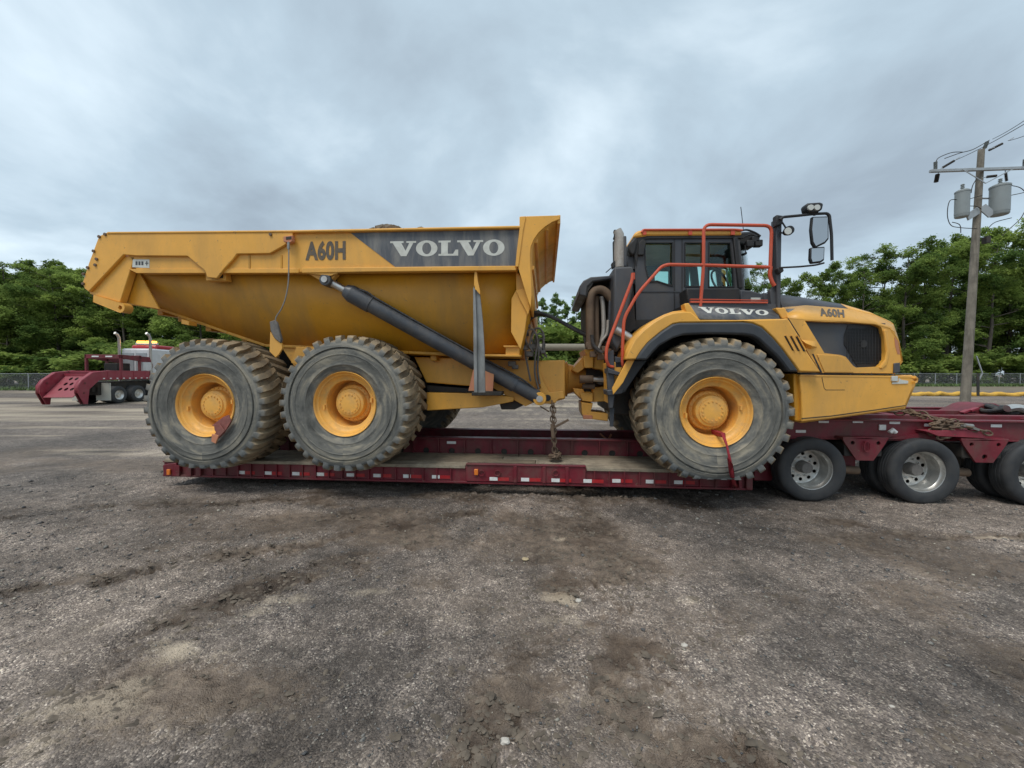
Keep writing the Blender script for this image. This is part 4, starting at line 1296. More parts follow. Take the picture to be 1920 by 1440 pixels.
# lower lip, upper lip, lighter strips
MB().px([(565, 502), (966, 498), (968, 507), (700, 509.5), (566, 512)], YB - .035, .05).build('rail_lip', 'yellow', truck, bevel=.01)
MB().px([(565, 506), (566, 512), (620, 517), (634, 511.5), (634, 504)], YB - .02, .03).build('hinge_plate', 'yellow', truck, bevel=.005)
MB().px([(576, 512), (605, 529), (616, 530), (632, 513)], YB + .02, .10).build('cylinder_bracket', 'yellow', truck, bevel=.01)
MB().px([(200, 434.2), (560, 430.8), (977, 422.5), (977, 427.5), (560, 435.5), (200, 438.5)], YO - .012, .16).build('top_lip', 'yellow', truck, bevel=.012)
MB().px([(240, 504), (560, 503.5), (560, 511.5), (256, 512)], YB - .012, .02).build('rail_lower_strip', 'yellow', truck, bevel=.004)
for u in (466, 526):
    MB().px([(u, 478), (u + 3, 478), (u + 3, 503), (u, 503)], YB - .008, .01).build('rail_seam', 'yellow_shaded', truck)
# tail post and bracket
MB().px([(233, 480), (253, 481), (249, 492), (225, 567), (168, 551), (165, 535), (205, 482), (222, 470)], -1.70, .10).build('tail_post', 'yellow', truck, bevel=.01)
hp = P(225.5, 576.5, -1.735)
ring_ = [hp + Vector((math.cos(a) * .033, 0, math.sin(a) * .033)) for a in [i * math.pi / 6 for i in range(12)]]
cpt = [hp + Vector((math.cos(a) * .075, 0, math.sin(a) * .075)) for a in (R(60), R(30), 0, R(-30), R(-60), R(-90), R(-115))]
MB().holed([P(175.5, 553, -1.735), P(222, 566.5, -1.735)] + cpt + [P(174.5, 566, -1.735)], [ring_], .12).build('tail_bracket', 'yellow', truck, bevel=.008)
MB().px([(340, 598), (354, 603), (354, 610), (340, 607)], -1.34, .15).build('tow_lug', 'yellow', truck, bevel=.005)
# white stencilled plate
MB().px([(249, 486), (280, 486.5), (280, 502.5), (248, 501)], YB - .004, .003).build('white_plate', 'white', truck)
tb = MB()
for u in (254, 259.5, 265):
    MB().px([(u, 490), (u + 3.6, 490), (u + 3.6, 497), (u, 497)], YB - .0065, .002).build('plate_mark', 'grey', truck, smooth=0)
MB().px([(272, 492.6), (274.2, 492.6), (274.2, 489.5), (275.8, 489.5), (275.8, 492.6), (278, 492.6), (278, 494.2), (275.8, 494.2), (275.8, 497.5), (274.2, 497.5), (274.2, 494.2), (272, 494.2)], YB - .0065, .002).build('plate_mark', 'grey', truck, smooth=0)

# slate decal with the word
MB().px([(657.5, 436.8), (978, 430.4), (969, 498.2), (741, 500.4)], YB - .005, .004).build('decal_panel', 'decal', truck)

GLY = {
    'V': (1.30, [[(0, 1), (.66, 1), (.66, .875), (.55, .875), (.76, .36), (.94, .875), (.80, .875), (.80, 1), (1.28, 1), (1.28, .875), (1.14, .875), (.80, 0), (.53, 0), (.13, .875), (0, .875)]]),
    'L': (1.02, [[(0, 1), (.60, 1), (.60, .875), (.46, .875), (.46, .13), (.72, .13), (.84, .40), (.97, .40), (.97, 0), (0, 0), (0, .125), (.13, .125), (.13, .875), (0, .875)]]),
}


def volvo(to3d, name, mat, parent, dy=.003):
    "the word in wide slab letters; to3d maps (0..1, 0..1) to a point"
    b = MB()
    adv, x = [], 0
    word = 'VOLVO'
    for i, ch in enumerate(word):
        w = 1.06 if ch == 'O' else GLY[ch][0]
        adv.append(x); x += w + {'V': -.03, 'O': .05, 'L': -.10}[ch]
    tot = x - .05
    for i, ch in enumerate(word):
        ox = adv[i]
        if ch == 'O':
            n = 40
            for k in range(n):
                a, c = 2 * math.pi * k / n, 2 * math.pi * (k + 1) / n
                q = [(ox + .53 + .53 * math.cos(a), .5 + .53 * math.sin(a)), (ox + .53 + .53 * math.cos(c), .5 + .53 * math.sin(c)),
                     (ox + .53 + .22 * math.cos(c), .5 + .385 * math.sin(c)), (ox + .53 + .22 * math.cos(a), .5 + .385 * math.sin(a))]
                p = [to3d(u / tot, v) for u, v in q]
                b.add(p, [(3, 2, 1, 0)])
        else:
            for poly in GLY[ch][1]:
                p = [to3d((ox + u) / tot, v) for u, v in poly]
                b.add(p, [tuple(range(len(p)))])
    return b.build(name, mat, parent, smooth=0)


def quadmap(c00, c10, c11, c01, yf):
    "bilinear in pixels, then onto plane y"
    def f(u, v):
        x = (1 - u) * (1 - v) * c00[0] + u * (1 - v) * c10[0] + u * v * c11[0] + (1 - u) * v * c01[0]
        y = (1 - u) * (1 - v) * c00[1] + u * (1 - v) * c10[1] + u * v * c11[1] + (1 - u) * v * c01[1]
        return P(x, y, yf(x, y) if callable(yf) else yf)
    return f


volvo(quadmap((731.5, 480.5), (946, 478.5), (946, 449.5), (731.5, 452.5), YB - .0075), 'lettering', 'white', truck)


def text_on(s, f, name, mat, parent, bold=.03):
    cu = bpy.data.curves.new('t', 'FONT'); cu.body = s; cu.offset = bold; cu.resolution_u = 4; cu.space_character = 1.06
    to = bpy.data.objects.new('t', cu); COL.objects.link(to)
    bpy.context.view_layer.update()
    me = bpy.data.meshes.new_from_object(to.evaluated_get(bpy.context.evaluated_depsgraph_get()))
    bpy.data.objects.remove(to)
    xs_ = [v.co.x for v in me.vertices]; ys_ = [v.co.y for v in me.vertices]
    x0, x1, y0, y1 = min(xs_), max(xs_), min(ys_), max(ys_)
    vs = [f((v.co.x - x0) / (x1 - x0), (v.co.y - y0) / (y1 - y0)) for v in me.vertices]
    b = MB(); b.add(vs, [tuple(p.vertices) for p in me.polygons])
    bpy.data.meshes.remove(me)
    return b.build(name, mat, parent, smooth=0)


text_on('A60H', quadmap((572.5, 488.5), (648, 487), (648, 450.5), (572.5, 452), YB - .005), 'model_lettering', 'letter', truck, .045)

# headboard, spill guard
YS = -1.72
curve = [(1049.5, 411), (1036, 416), (1022, 425), (1010, 436), (1001, 449), (995.5, 462), (994, 478), (994.5, 500), (996.5, 530), (997, 552), (995, 577)]
cp = PL(curve, YS)
MB().strip([[Vector((p.x, y, p.z)) for y in (YS + .02, 0, -YS - .02)] for p in cp]).build('spill_guard', 'yellow', truck, smooth=50, solid=.03)
tl = PL([(976, 406), (1049.5, 403.5)], YS)
MB().box(tl[0].x, tl[1].x, YS + .01, -YS - .01, tl[0].z - .05, tl[0].z).build('guard_top', 'yellow', truck, bevel=.006)
MB().box(tl[1].x - .03, tl[1].x + .01, YS, -YS, tl[0].z - .11, tl[0].z + .004).build('guard_lip', 'yellow', truck, bevel=.006)
ck = [(976, 405.5), (1049.5, 403.5), (1049.5, 411)] + curve[1:] + [(989, 560), (983, 540), (971, 500), (974, 470), (979.5, 432)]
MB().px(ck, YS - .02, .05).build('guard_cheek', 'yellow', truck, bevel=.006)
c2 = MB().px(ck, YS - .02, .05); c2.v = [(x, -y, z) for x, y, z in c2.v]; c2.build('guard_cheek', 'yellow', truck)
MB().px([(974, 406), (986, 405), (981, 432), (976, 470), (972, 500), (966, 500), (969, 470), (974, 430)], YS - .035, .04).build('cheek_flange', 'yellow', truck, bevel=.006)
gr_ = MB()
for i in (2, 4, 7):
    p = cp[i]
    gr_ = MB().box(p.x + .0, p.x + .05, -1.66, 1.60, p.z - .03, p.z + .03); gr_.build('guard_rib', 'yellow', truck, bevel=.01)
# front wall, sloping back under the guard
MB().px([(967, 505), (978, 520), (996, 545), (995, 577), (988, 592), (984, 622), (976, 656), (958, 622), (959, 560), (968, 543)], -1.56, .06).build('front_cheek', 'yellow', truck, bevel=.008)
f1, f2, f3 = P(990, 520, -1.5), P(990, 580, -1.5), P(972, 668, -1.32)
MB().strip([[Vector((p.x, y, p.z)) for y in (-1.52, 0, 1.52)] for p in (f1, f2)] + [[Vector((f3.x, y, f3.z)) for y in (-1.3, 0, 1.3)]]).build('headboard', 'yellow_shaded', truck, solid=.04)
MB().px([(968, 545), (984, 540), (994, 577), (990, 590), (974, 560)], -1.60, .03).build('cheek_gusset', 'yellow', truck, bevel=.006)
# step ledge at the bottom front
MB().px([(948, 650), (974, 650), (974, 668), (948, 667)], -1.36, .3).px([(944, 648), (976, 648), (976, 651), (944, 651)], -1.40, .3).px([(900, 664), (976, 665), (976, 669), (900, 668)], -1.40, .3).build('body_ledge', 'yellow', truck, bevel=.006)
# earth heaped inside
hb = []
for i in range(40):
    u = i / 39
    px = 190 + (985 - 190) * u
    row = []
    ztop = P(px, 432, -1.5).z
    for j in range(9):
        v = j / 8
        y = -1.55 + 3.1 * v
        h = ztop - .30 - .25 * abs(u - .6)
        h += .12 * vnoise(np.array([u * 25.]), np.array([v * 9.]), 5)[0] + (.02 * math.exp(-((px - 728) / 26) ** 2) + .15 * math.exp(-((px - 690) / 60) ** 2)) * (1 if j < 4 else .6)
        row.append(Vector((P(px, 432, -1.5).x, y, h)))
    hb.append(row)
MB().strip(hb).build('earth_load', 'heap', truck, smooth=60)
eb_ = MB()
rr2 = random.Random(4)
for (u, v, s) in [(718, 426, .09), (712, 429, .07), (732, 423, .10), (726, 426, .10), (747, 427, .06), (735, 428, .11), (721, 429, .12), (700, 429, .05), (764, 431, .04), (743, 429, .07), (706, 430, .06), (752, 430, .05), (790, 427.5, .05), (660, 432, .05), (672, 431.5, .04), (738, 425, .09), (724, 423, .06), (695, 431, .05)]:
    c = P(u, v, -1.62 + rr2.uniform(0, .05))
    bm = bmesh.new(); bmesh.ops.create_icosphere(bm, subdivisions=1, radius=s)
    vs = [(c.x + w.co.x * rr2.uniform(.9, 1.7), c.y + w.co.y * rr2.uniform(.8, 1.2), c.z - s * .35 + w.co.z * rr2.uniform(.5, .9)) for w in bm.verts]
    bm.verts.index_update()
    eb_.add(vs, [tuple(w.index for w in f.verts) for f in bm.faces]); bm.free()
eb_.build('earth_clods', 'heap', truck)['kind'] = 'stuff'

# hanging rope with body-lock hook
cb_ = MB().px([(531, 443), (548, 441), (548, 452), (543, 455), (531, 453)], YO - .05, .06)
cb_.build('cable_bracket', 'pink', truck, bevel=.006)
MB().px([(536, 444), (546, 443), (546, 448), (536, 449)], YO - .056, .01).build('bracket_slot', 'dark', truck)
MB().tube(smoothpath(PL([(541, 453), (541.5, 490), (540.5, 530), (535, 560), (527, 580), (518, 594), (516, 606)], YO - .06)), .009, 6).build('hanging_cable', 'steel', truck)
MB().tube(PL([(541, 455), (541, 467)], YO - .06), .018, 8).build('cable_end', 'steel', truck)
MB().px([(505, 603), (514, 600), (518, 604), (527, 636), (525, 643), (514, 634), (507, 620)], YO - .09, .05).build('rubber_strap', 'hose_grey', truck, bevel=.01)
MB().px([(506.5, 622), (514, 634), (528, 644), (529, 653), (523, 664), (516.5, 670.5), (505, 659)], YO - .07, .03).build('yellow_hook', 'yellow', truck, bevel=.005)

# ---------------------------------------------------------------- hoist cylinder
a, b = P(616, 527, -1.62), P(1012, 747, -1.00)


def along(t):
    return a.lerp(b, t)


cy = MB().tube([along(.075), along(.10), along(.101), along(.19), along(.191), along(.86), along(.861), along(.875), along(.876), along(.985)], .1, 28, [.09, .128, .128, .128, .116, .116, .121, .121, .106, .106]).build('hoist_cylinder', 'cyl', truck)
MB().tube([along(.0), along(.09)], .055, 20).build('piston_rod', 'chrome', truck)
MB().lathe([(0, -.10), (.085, -.10), (.085, .10), (0, .10)], a, 20).build('rod_eye', 'cyl', truck, bevel=.01)
MB().lathe([(0, -.12), (.045, -.12), (.045, .12), (0, .12)], a, 14).lathe([(0, -.14), (.05, -.14), (.05, .13), (0, .13)], b, 14).build('pivot_pins', 'chrome', truck)
MB().lathe([(0, -.11), (.10, -.11), (.10, .11), (0, .11)], b, 20).build('base_eye', 'yellow', truck, bevel=.01)
upv = Vector((.45, -.55, .85)).normalized()
hs_ = [along(.13) + upv * .13, along(.17) + upv * .155, along(.24) + upv * .135, along(.6) + upv * .13, along(.86) + upv * .15, along(.94) + upv * .12, along(.965) + upv * .09]
MB().tube(smoothpath(hs_), .014, 8).build('cylinder_pipe', 'hose', truck)
# far side cylinder
fa, fb2 = Vector((a.x, -a.y, a.z)), Vector((b.x, -b.y, b.z))
MB().tube([fa.lerp(fb2, .08), fa.lerp(fb2, .98)], .104, 20).build('hoist_cylinder', 'cyl', truck)

# body prop strut
MB().px([(890, 508), (893.5, 508), (895.5, 525), (900, 545), (900, 552), (889, 540), (889, 522)], -1.70, .10).build('strut_lug', 'yellow', truck)
sp = PL([(891, 528), (898, 532), (905, 600), (908.5, 655), (910, 736), (892, 737), (889.5, 640), (887, 580)], -1.66)
MB().slab(sp, .03).build('prop_strut', 'prop', truck, bevel=.005)
MB().px([(887, 541), (890.5, 532), (893.5, 600), (895, 736), (889, 736), (887.5, 640)], -1.70, .04).build('strut_flange', 'prop', truck, bevel=.004)
MB().px([(884, 735), (905, 733), (941, 735), (940, 742), (884, 742)], -1.35, .35).build('strut_foot', 'dark', truck, bevel=.01)
MB().px([(878, 733), (889, 687), (926, 702), (924, 734)], -1.28, .03).build('red_guard_plate', 'pink', truck, bevel=.005)

# ---------------------------------------------------------------- rear chassis
ch = MB()
ch.px([(776, 669), (850, 671), (905, 673), (900, 700), (890, 724), (870, 723), (799, 717)], -.85, 1.7)
ch.px([(905, 673), (1007, 676), (1016, 690), (1012, 735), (985, 756), (930, 722), (895, 716)], -.70, 1.4)
ch.build('rear_frame', 'yellow', truck, bevel=.015)
MB().px([(799, 736), (905, 738), (965, 744), (962, 753), (905, 764), (800, 770)], -.95, .25).px([(920, 700), (975, 738), (1005, 753), (985, 762), (925, 728)], -.90, .2).build('bogie_beam', 'yellow', truck, bevel=.012)
MB().px([(470, 654), (800, 660), (800, 760), (470, 745)], -.5, 1.0).build('frame_core', 'dark', truck, bevel=.02)
MB().px([(520, 640), (640, 645), (620, 680), (560, 700)], -1.1, .2).px([(555, 650), (600, 652), (570, 690), (545, 680)], -1.2, .1).build('body_hinge', 'yellow', truck, bevel=.01)
MB().px([(850, 655), (975, 660), (975, 676), (850, 672)], -.7, 1.4).build('frame_gap_block', 'dark', truck)
MB().px([(800, 722), (945, 733), (945, 739), (800, 735)], -.80, 1.5).build('brake_lines_tray', 'dark', truck, bevel=.01)
MB().px([(935, 752), (970, 740), (990, 756), (965, 768), (940, 768)], -.75, .3).build('tank_shield', 'dark', truck, bevel=.01)

# hitch block
MB().px([(1007, 676), (1059.5, 675), (1060, 748), (1045, 752), (1032, 758), (1009, 752), (1000, 740), (1010, 726)], -.78, 1.3).build('hitch_block', 'yellow', truck, bevel=.02)
MB().px([(1006, 700), (1012, 700), (1022, 722), (1030, 736), (1056, 733), (1059, 747), (1048, 748), (1040, 757), (1014, 757), (1002, 748), (1004, 735), (1014, 728)], -.86, .07).build('anchor_plate', 'yellow', truck, bevel=.01)
MB().lathe([(0, -.02), (.05, -.02), (.05, .02), (0, .02)], P(1027, 746, -.87), 16).build('anchor_hole', 'black', truck)
# articulation drum and forks
hc = P(1067, 711, -.35)
MB().lathe([(0, 0), (.30, 0), (.32, .04), (.27, .06), (.25, .13), (.20, .30), (.20, .48), (0, .48)], (hc.x - .06, 0, hc.z), 28, 'x').build('oscillation_joint', 'yellow', truck, smooth=30)
MB().px([(1072, 694), (1094, 668), (1106, 668), (1096, 690), (1092, 694), (1083, 700)], -.42, .8).px([(1074, 728), (1094, 730), (1100, 746), (1090, 748), (1078, 738)], -.42, .8).build('joint_fork', 'yellow', truck, bevel=.012)
MB().px([(1093, 667), (1113, 667), (1113, 690), (1095, 690)], -.52, .9).px([(1113, 668), (1138, 668), (1138, 700), (1128, 694), (1113, 691)], -.46, .9).px([(1087, 736), (1112, 736), (1112, 754), (1092, 752)], -.52, .9).px([(1112, 728), (1141, 722), (1141, 752), (1112, 754)], -.46, .9).build('front_fork', 'yellow', truck, bevel=.012)
MB().px([(1090, 754), (1112, 756), (1108, 772), (1140, 776), (1140, 790), (1110, 786), (1096, 786), (1091, 775)], -.5, .6).build('lower_bracket', 'yellow', truck, bevel=.012)
MB().px([(1093, 778), (1111, 779), (1111, 786), (1094, 786)], -.52, .1).build('lower_pin_block', 'pink', truck, bevel=.005)
MB().tube(PL([(1087, 711), (1112, 711)], -.62), .065, 18).build('steering_cylinder', 'rust', truck)
MB().tube(PL([(1112, 711), (1138, 713)], -.62), .04, 14).build('steering_rod', 'chrome', truck)
MB().tube(PL([(1092, 724), (1115, 725)], -.56), .045, 14).build('steering_cylinder', 'rust', truck)
MB().lathe([(0, -.05), (.07, -.05), (.07, .6), (0, .6)], P(1126, 713, -.58), 18).build('hitch_pin', 'dark', truck)
MB().px([(1100, 690), (1145, 690), (1150, 760), (1095, 738)], -.2, .6).build('joint_core', 'dark', truck)

# hoses over the joint
def hoses(lst, name, mat, r):
    for ptsy in lst:
        pts = smoothpath([P(u, v, y) for u, v, y in ptsy])
        MB().tube(pts, r, 8).build(name, mat, truck)


hoses([[(971, 622, -.9), (972, 605, -.9), (980, 592, -.88), (995, 586, -.85), (1015, 587, -.85), (1045, 600, -.8), (1075, 617, -.75), (1110, 634, -.7)],
       [(979, 624, -.8), (980, 607, -.8), (990, 595, -.8), (1008, 589, -.8), (1030, 592, -.78), (1060, 607, -.7), (1105, 630, -.6)],
       [(989, 630, -.85), (987, 610, -.85), (995, 597, -.8), (1012, 590, -.78), (1035, 595, -.75), (1070, 614, -.7), (1112, 637, -.6)]], 'hose', 'hose', .027)
hoses([[(1000, 660, -.95), (986, 640, -.95), (988, 622, -.95), (998, 618, -.95), (1006, 630, -.95), (1010, 660, -.95), (1008, 690, -.9), (1012, 720, -.9)],
       [(1005, 655, -.9), (1004, 635, -.9), (1010, 626, -.9), (1018, 630, -.9), (1020, 650, -.88), (1022, 668, -.85)],
       [(996, 668, -.9), (1001, 650, -.9), (996, 632, -.9), (1002, 618, -.9), (1012, 616, -.9), (1020, 630, -.9), (1018, 652, -.9), (1025, 670, -.85)],
       [(986, 640, -.9), (985, 662, -.9), (989, 685, -.88), (995, 715, -.9)],
       [(992, 650, -.98), (997, 630, -.98), (1003, 624, -.98), (1008, 640, -.98), (1004, 668, -.98), (1003, 700, -.95), (1010, 730, -.92)],
       [(1012, 665, -.8), (1010, 640, -.8), (1016, 636, -.8), (1021, 648, -.8), (1014, 664, -.8), (1018, 672, -.8)]], 'loop_hose', 'hose_grey', .015)
hc2 = MB()
for (u, v, s) in ((985, 652, .05), (999, 650, .06), (1010, 655, .05), (993, 664, .06), (1006, 640, .04), (960, 682, .06), (966, 688, .05), (1018, 660, .04), (990, 612, .04)):
    c = P(u, v, -.88)
    MB().box(c.x - s, c.x + s, c.y - .06, c.y + .06, c.z - s * .7, c.z + s * .7).build('valve_fitting', 'hose_grey', truck, bevel=.015)

# ---------------------------------------------------------------- front unit core
MB().px([(1186, 612), (1490, 600), (1500, 790), (1420, 800), (1190, 780), (1150, 760)], -.62, 1.24).build('front_frame', 'black', truck)
MB().px([(1186, 600), (1300, 596), (1470, 600), (1490, 700), (1300, 660), (1200, 690)], -.92, 1.84).build('engine_block', 'black', truck)
MB().px([(1135, 640), (1200, 625), (1205, 700), (1180, 780), (1145, 775), (1140, 700)], -.80, 1.6).build('transmission', 'dark', truck, bevel=.02)
MB().px([(1140, 680), (1172, 676), (1150, 735), (1143, 758)], -1.40, .5).build('step_support', 'yellow', truck, bevel=.01)

# access ladder
MB().px([(1139, 660), (1151, 656), (1153, 735), (1150, 765), (1142, 766), (1138, 700)], -1.45, .08).px([(1153, 668), (1170, 672), (1170, 690), (1153, 690)], -1.4, .3).px([(1138, 732), (1170, 728), (1166, 738), (1140, 742)], -1.5, .4).px([(1140, 690), (1168, 700), (1168, 706), (1140, 700)], -1.5, .35).build('ladder', 'grey', truck, bevel=.01)
MB().px([(1143, 765), (1152, 765), (1150, 800), (1144, 800)], -1.40, .04).build('ladder_strap', 'rubberlip', truck)

# ---------------------------------------------------------------- fender
YF = -1.70
rub_out = [(1193, 674), (1203, 658), (1216, 642), (1240, 622), (1262, 607.5), (1275, 605), (1394, 604), (1412, 606), (1429, 613), (1449, 632), (1467, 653), (1499, 697)]
rub_in = [(1213, 675), (1225, 660), (1237, 648), (1262, 634), (1283, 627.5), (1330, 625.5), (1394, 627), (1412, 630), (1423, 636), (1440, 652), (1458, 668), (1480, 697)]
f_out = [(1172.5, 674), (1180, 655), (1190, 636), (1206, 619), (1225, 604), (1245, 592), (1262, 586), (1283, 583.5), (1296, 584.5), (1312, 598.5), (1380, 599.5), (1470, 597.5), (1477.5, 596), (1499, 631), (1507, 650), (1516, 663), (1540, 698)]
MB().px(f_out + rub_out[::-1], YF, .10).build('fender', 'yellow', truck, bevel=.018)
fy = PL(rub_out, YF)
MB().strip([[p, Vector((p.x, -.95, p.z))] for p in PL([(1174, 674)] + f_out[1:9], YF + .05)]).build('fender_top', 'yellow', truck, solid=.03)
MB().px(rub_out + rub_in[::-1], YF - .06, .16).build('fender_lip', 'rubberlip', truck, bevel=.025)
li = PL(rub_in, YF + .1)
MB().strip([[p + Vector((0, 0, .02)), Vector((p.x, -.92, p.z + .02))] for p in PL([(u, v) for u, v in rub_in], YF + .1)]).build('arch_liner', 'black', truck, solid=.03)
MB().px([(1172, 676), (1213, 676), (1195, 700), (1172, 735), (1160, 740), (1162, 720)], -1.45, .08).build('mud_guard_rear', 'rubberlip', truck, bevel=.01)
MB().px([(1176, 675), (1190, 675), (1168, 718), (1150, 740), (1148, 728)], -1.58, .04).build('fender_stay', 'yellow', truck, bevel=.006)
# sloped decal strip on the shoulder
q = [P(1290, 573, -1.50), P(1456, 581.5, -1.50), P(1466, 597, YF + .0), P(1312, 598.5, YF + .0)]
_n = (q[1] - q[0]).cross(q[3] - q[0]).normalized()
q[2] = q[2] - _n * (q[2] - q[0]).dot(_n)
sb_ = MB(); sb_.strip([[q[0], q[1]], [q[3], q[2]]]); sb_.build('shoulder_panel', 'decal', truck, solid=.02)
n_ = (q[1] - q[0]).cross(q[3] - q[0]).normalized()
if n_.y > 0:
    n_ = -n_
qq = [P(1318, 588.2, -1.59), P(1439, 589.8, -1.59)]


def shoulder(u, v):
    a0 = q[3].lerp(q[2], .06 + .80 * u); a1 = q[0].lerp(q[1], .10 + .80 * u)
    return a0.lerp(a1, .42 + .45 * v) + n_ * .014


volvo(shoulder, 'shoulder_lettering', 'white', truck)
MB().px([(1283, 569), (1292, 568), (1313, 600), (1300, 600), (1286, 584)], YF + .01, .15).build('shoulder_cap', 'yellow', truck, bevel=.012)
MB().px([(1455, 577), (1472, 577), (1480, 598), (1466, 598)], -1.60, .12).build('shoulder_end', 'yellow', truck, bevel=.012)

# ---------------------------------------------------------------- hood (nose)
def yn(px, _=0):
    return -1.68 + .36 * max(0, (px - 1477)) / 213


def PN(pl, off=0.0):
    return [P(u, v, yn(u) + off) for u, v in pl]


outer = [(1477.5, 596), (1509, 599), (1580, 602.5), (1640, 607), (1662, 613), (1676, 621), (1684, 640), (1690, 676), (1684, 681), (1676, 700), (1540, 699), (1516, 663), (1499, 631)]
hole = [(1509.5, 601.5), (1560, 604), (1610, 605.5), (1640, 608), (1652, 613), (1657, 628), (1660.5, 660), (1658, 675), (1649, 687.5), (1606, 689.5), (1600, 686), (1586, 669), (1576, 665.5), (1546, 662)]
MB().holed(PN(outer), [PN(hole)], .10).build('hood_side', 'yellow', truck, bevel=.012)
MB().slab(PN([(1505, 598), (1660, 606), (1664, 690), (1600, 692), (1540, 664)], .085), .02).build('grille_panel', 'grey', truck)
# dark recess with fan
fan = PN([(1590, 610), (1640, 612), (1654, 622), (1657, 650), (1655, 676), (1647, 686), (1608, 688), (1594, 664), (1583, 646), (1583, 630)], .075)
MB().slab(fan, .012).build('fan_grille', 'black', truck)
fc = P(1618, 645, yn(1618) + .07)
fm = MB()
for k in range(13):
    u = 1588 + k * 5.3
    fm.bar(P(u, 615 + max(0, 1600 - u) * .6, yn(u) + .06), P(u, 683 - max(0, 1603 - u) * .9, yn(u) + .06), .006)
for k in range(12):
    v = 616 + k * 5.8
    fm.bar(P(1590 + max(0, v - 650) * .4, v, yn(1590) + .062), P(1652, v, yn(1652) + .062), .006)
fm = fm.build('grille_mesh', 'black', truck, smooth=0); fm['kind'] = 'stuff'
MB().lathe([(0, -.01), (.05, -.01), (.06, .02)], fc, 14).build('fan_hub', 'black', truck)
MB().slab(PN([(1658, 618), (1664, 618), (1669, 660), (1664, 684), (1655, 692), (1650, 690), (1660, 676), (1663, 655)], -.02), .05).build('nose_pillar_edge', 'yellow', truck, bevel=.012)
# lower inset door
MB().slab(PN([(1532, 664.5), (1570, 666), (1580, 669), (1588, 676), (1601, 698.2), (1546, 698.2)], -.012), .02).build('service_door', 'yellow', truck, bevel=.006)
MB().slab(PN([(1522.5, 663.5), (1525.5, 663.5), (1542, 698.5), (1538.5, 698.5)], -.003), .006).build('panel_gap', 'black', truck)
MB().slab(PN([(1477, 596.5), (1478.5, 596.3), (1500.5, 631), (1498.5, 631)], -.022), .006).build('panel_gap', 'dark', truck)
MB().slab(PN([(1500, 699), (1674, 699.5), (1674, 702), (1500, 702)], .03), .1).build('panel_gap', 'black', truck)
for k in range(3):
    u = 1470.5 + k * 10.5
    MB().px([(u, 630 + k * .6), (u + 3.4, 630 + k * .6), (u + 19, 657 + k * .9), (u + 15, 657 + k * .9)], YF - .004, .012).build('vent_slot', 'black', truck)
    MB().px([(u + 3.6, 629), (u + 5.4, 629), (u + 20.5, 656), (u + 18.8, 657)], YF - .02, .022).build('vent_louvre', 'yellow', truck)
hb_ = MB(); c = P(1518, 644, yn(1518))
hb_.add([P(1503, 637, yn(1503)), P(1516, 638.5, yn(1516) - .05), P(1532, 640, yn(1532)), P(1512, 652, yn(1512)), P(1520, 655, yn(1520)), P(1532, 651, yn(1532)), P(1522, 648, yn(1518) - .08), P(1510, 643, yn(1510) - .05)],
        [(0, 1, 7), (1, 6, 7), (1, 2, 6), (2, 5, 6), (5, 4, 6), (4, 3, 6), (3, 7, 6), (3, 0, 7)])
hb_.build('door_handle', 'yellow', truck)
# upper deck of the hood: side crease -> shoulder -> ridge
L0 = [P(u, v, yn(u)) for u, v in ((1477.5, 597), (1509, 600), (1580, 603), (1640, 608), (1668, 616), (1684, 640), (1691, 677))]
L1 = [P(u, v, -1.12) for u, v in ((1466, 577.5), (1511, 573.5), (1590, 580), (1640, 592), (1674, 609), (1682, 632), (1687, 676))]
L2 = [P(u, v, -.72) for u, v in ((1460, 553), (1502, 558.5), (1576, 571), (1630, 587), (1668, 604), (1678, 630), (1683, 676))]
L3 = [Vector((p.x + .03, 0, p.z + .02)) for p in L2]


def mirr(r):
    return [Vector((p.x, -p.y, p.z)) for p in r]


MB().strip([L0, L1]).build('hood_shoulder', 'yellow', truck, smooth=50, solid=.02)
MB().strip([mirr(L0), mirr(L1)]).build('hood_shoulder', 'yellow', truck, smooth=50, solid=.02)
MB().strip([L1, L2, L3, mirr(L2), mirr(L1)]).build('hood_top', 'grey', truck, smooth=50, solid=.02)
MB().strip([[p + Vector((0, 0, .008)) for p in L1[2:]], [a_.lerp(b_, .97) + Vector((0, -.0, .008)) for a_, b_ in zip(L1[2:], L2[2:])]]).build('hood_front_skin', 'yellow', truck, smooth=50, solid=.016)
fr = PN([(1684, 640), (1691, 677), (1676, 700)])
MB().strip([fr, [Vector((p.x + .02, 0, p.z)) for p in fr], mirr(fr)]).build('nose_front', 'yellow', truck, solid=.03)
MB().strip([L0[-3:], [Vector((p.x + .05, 0, p.z)) for p in L0[-3:]], mirr(L0[-3:])]).build('nose_top', 'yellow', truck, solid=.03)
MB().add([P(1474, 580, -1.30), P(1508, 578.5, -1.20), P(1494, 591.5, -1.50), P(1479, 591.5, -1.52)], [(0, 1, 2, 3)]).build('hood_decal', 'decal', truck, solid=.012)
b0, b1, b2, b3 = L0[1], L0[2], L1[2], L1[1]
nn = (b1 - b0).cross(b3 - b0).normalized()
nn = nn if nn.y < 0 else -nn


def hoodmap(u, v):
    # slanting letters on the shoulder of the hood
    uu, vv = .38 + .62 * u - .10 * v, .22 + .62 * v
    return b0.lerp(b1, uu).lerp(b3.lerp(b2, uu), vv) + nn * .02


text_on('A60H', hoodmap, 'model_lettering', 'letter', truck, .045)
MB().slab(PN([(1677, 632), (1684, 640), (1688, 664), (1683, 664), (1679, 650)], -.004), .01).build('marker_lamp', 'pink', truck)
MB().slab(PN([(1677, 681), (1688, 680), (1688, 698), (1676, 700)], -.02), .08).build('headlamp_bracket', 'grey', truck, bevel=.008)

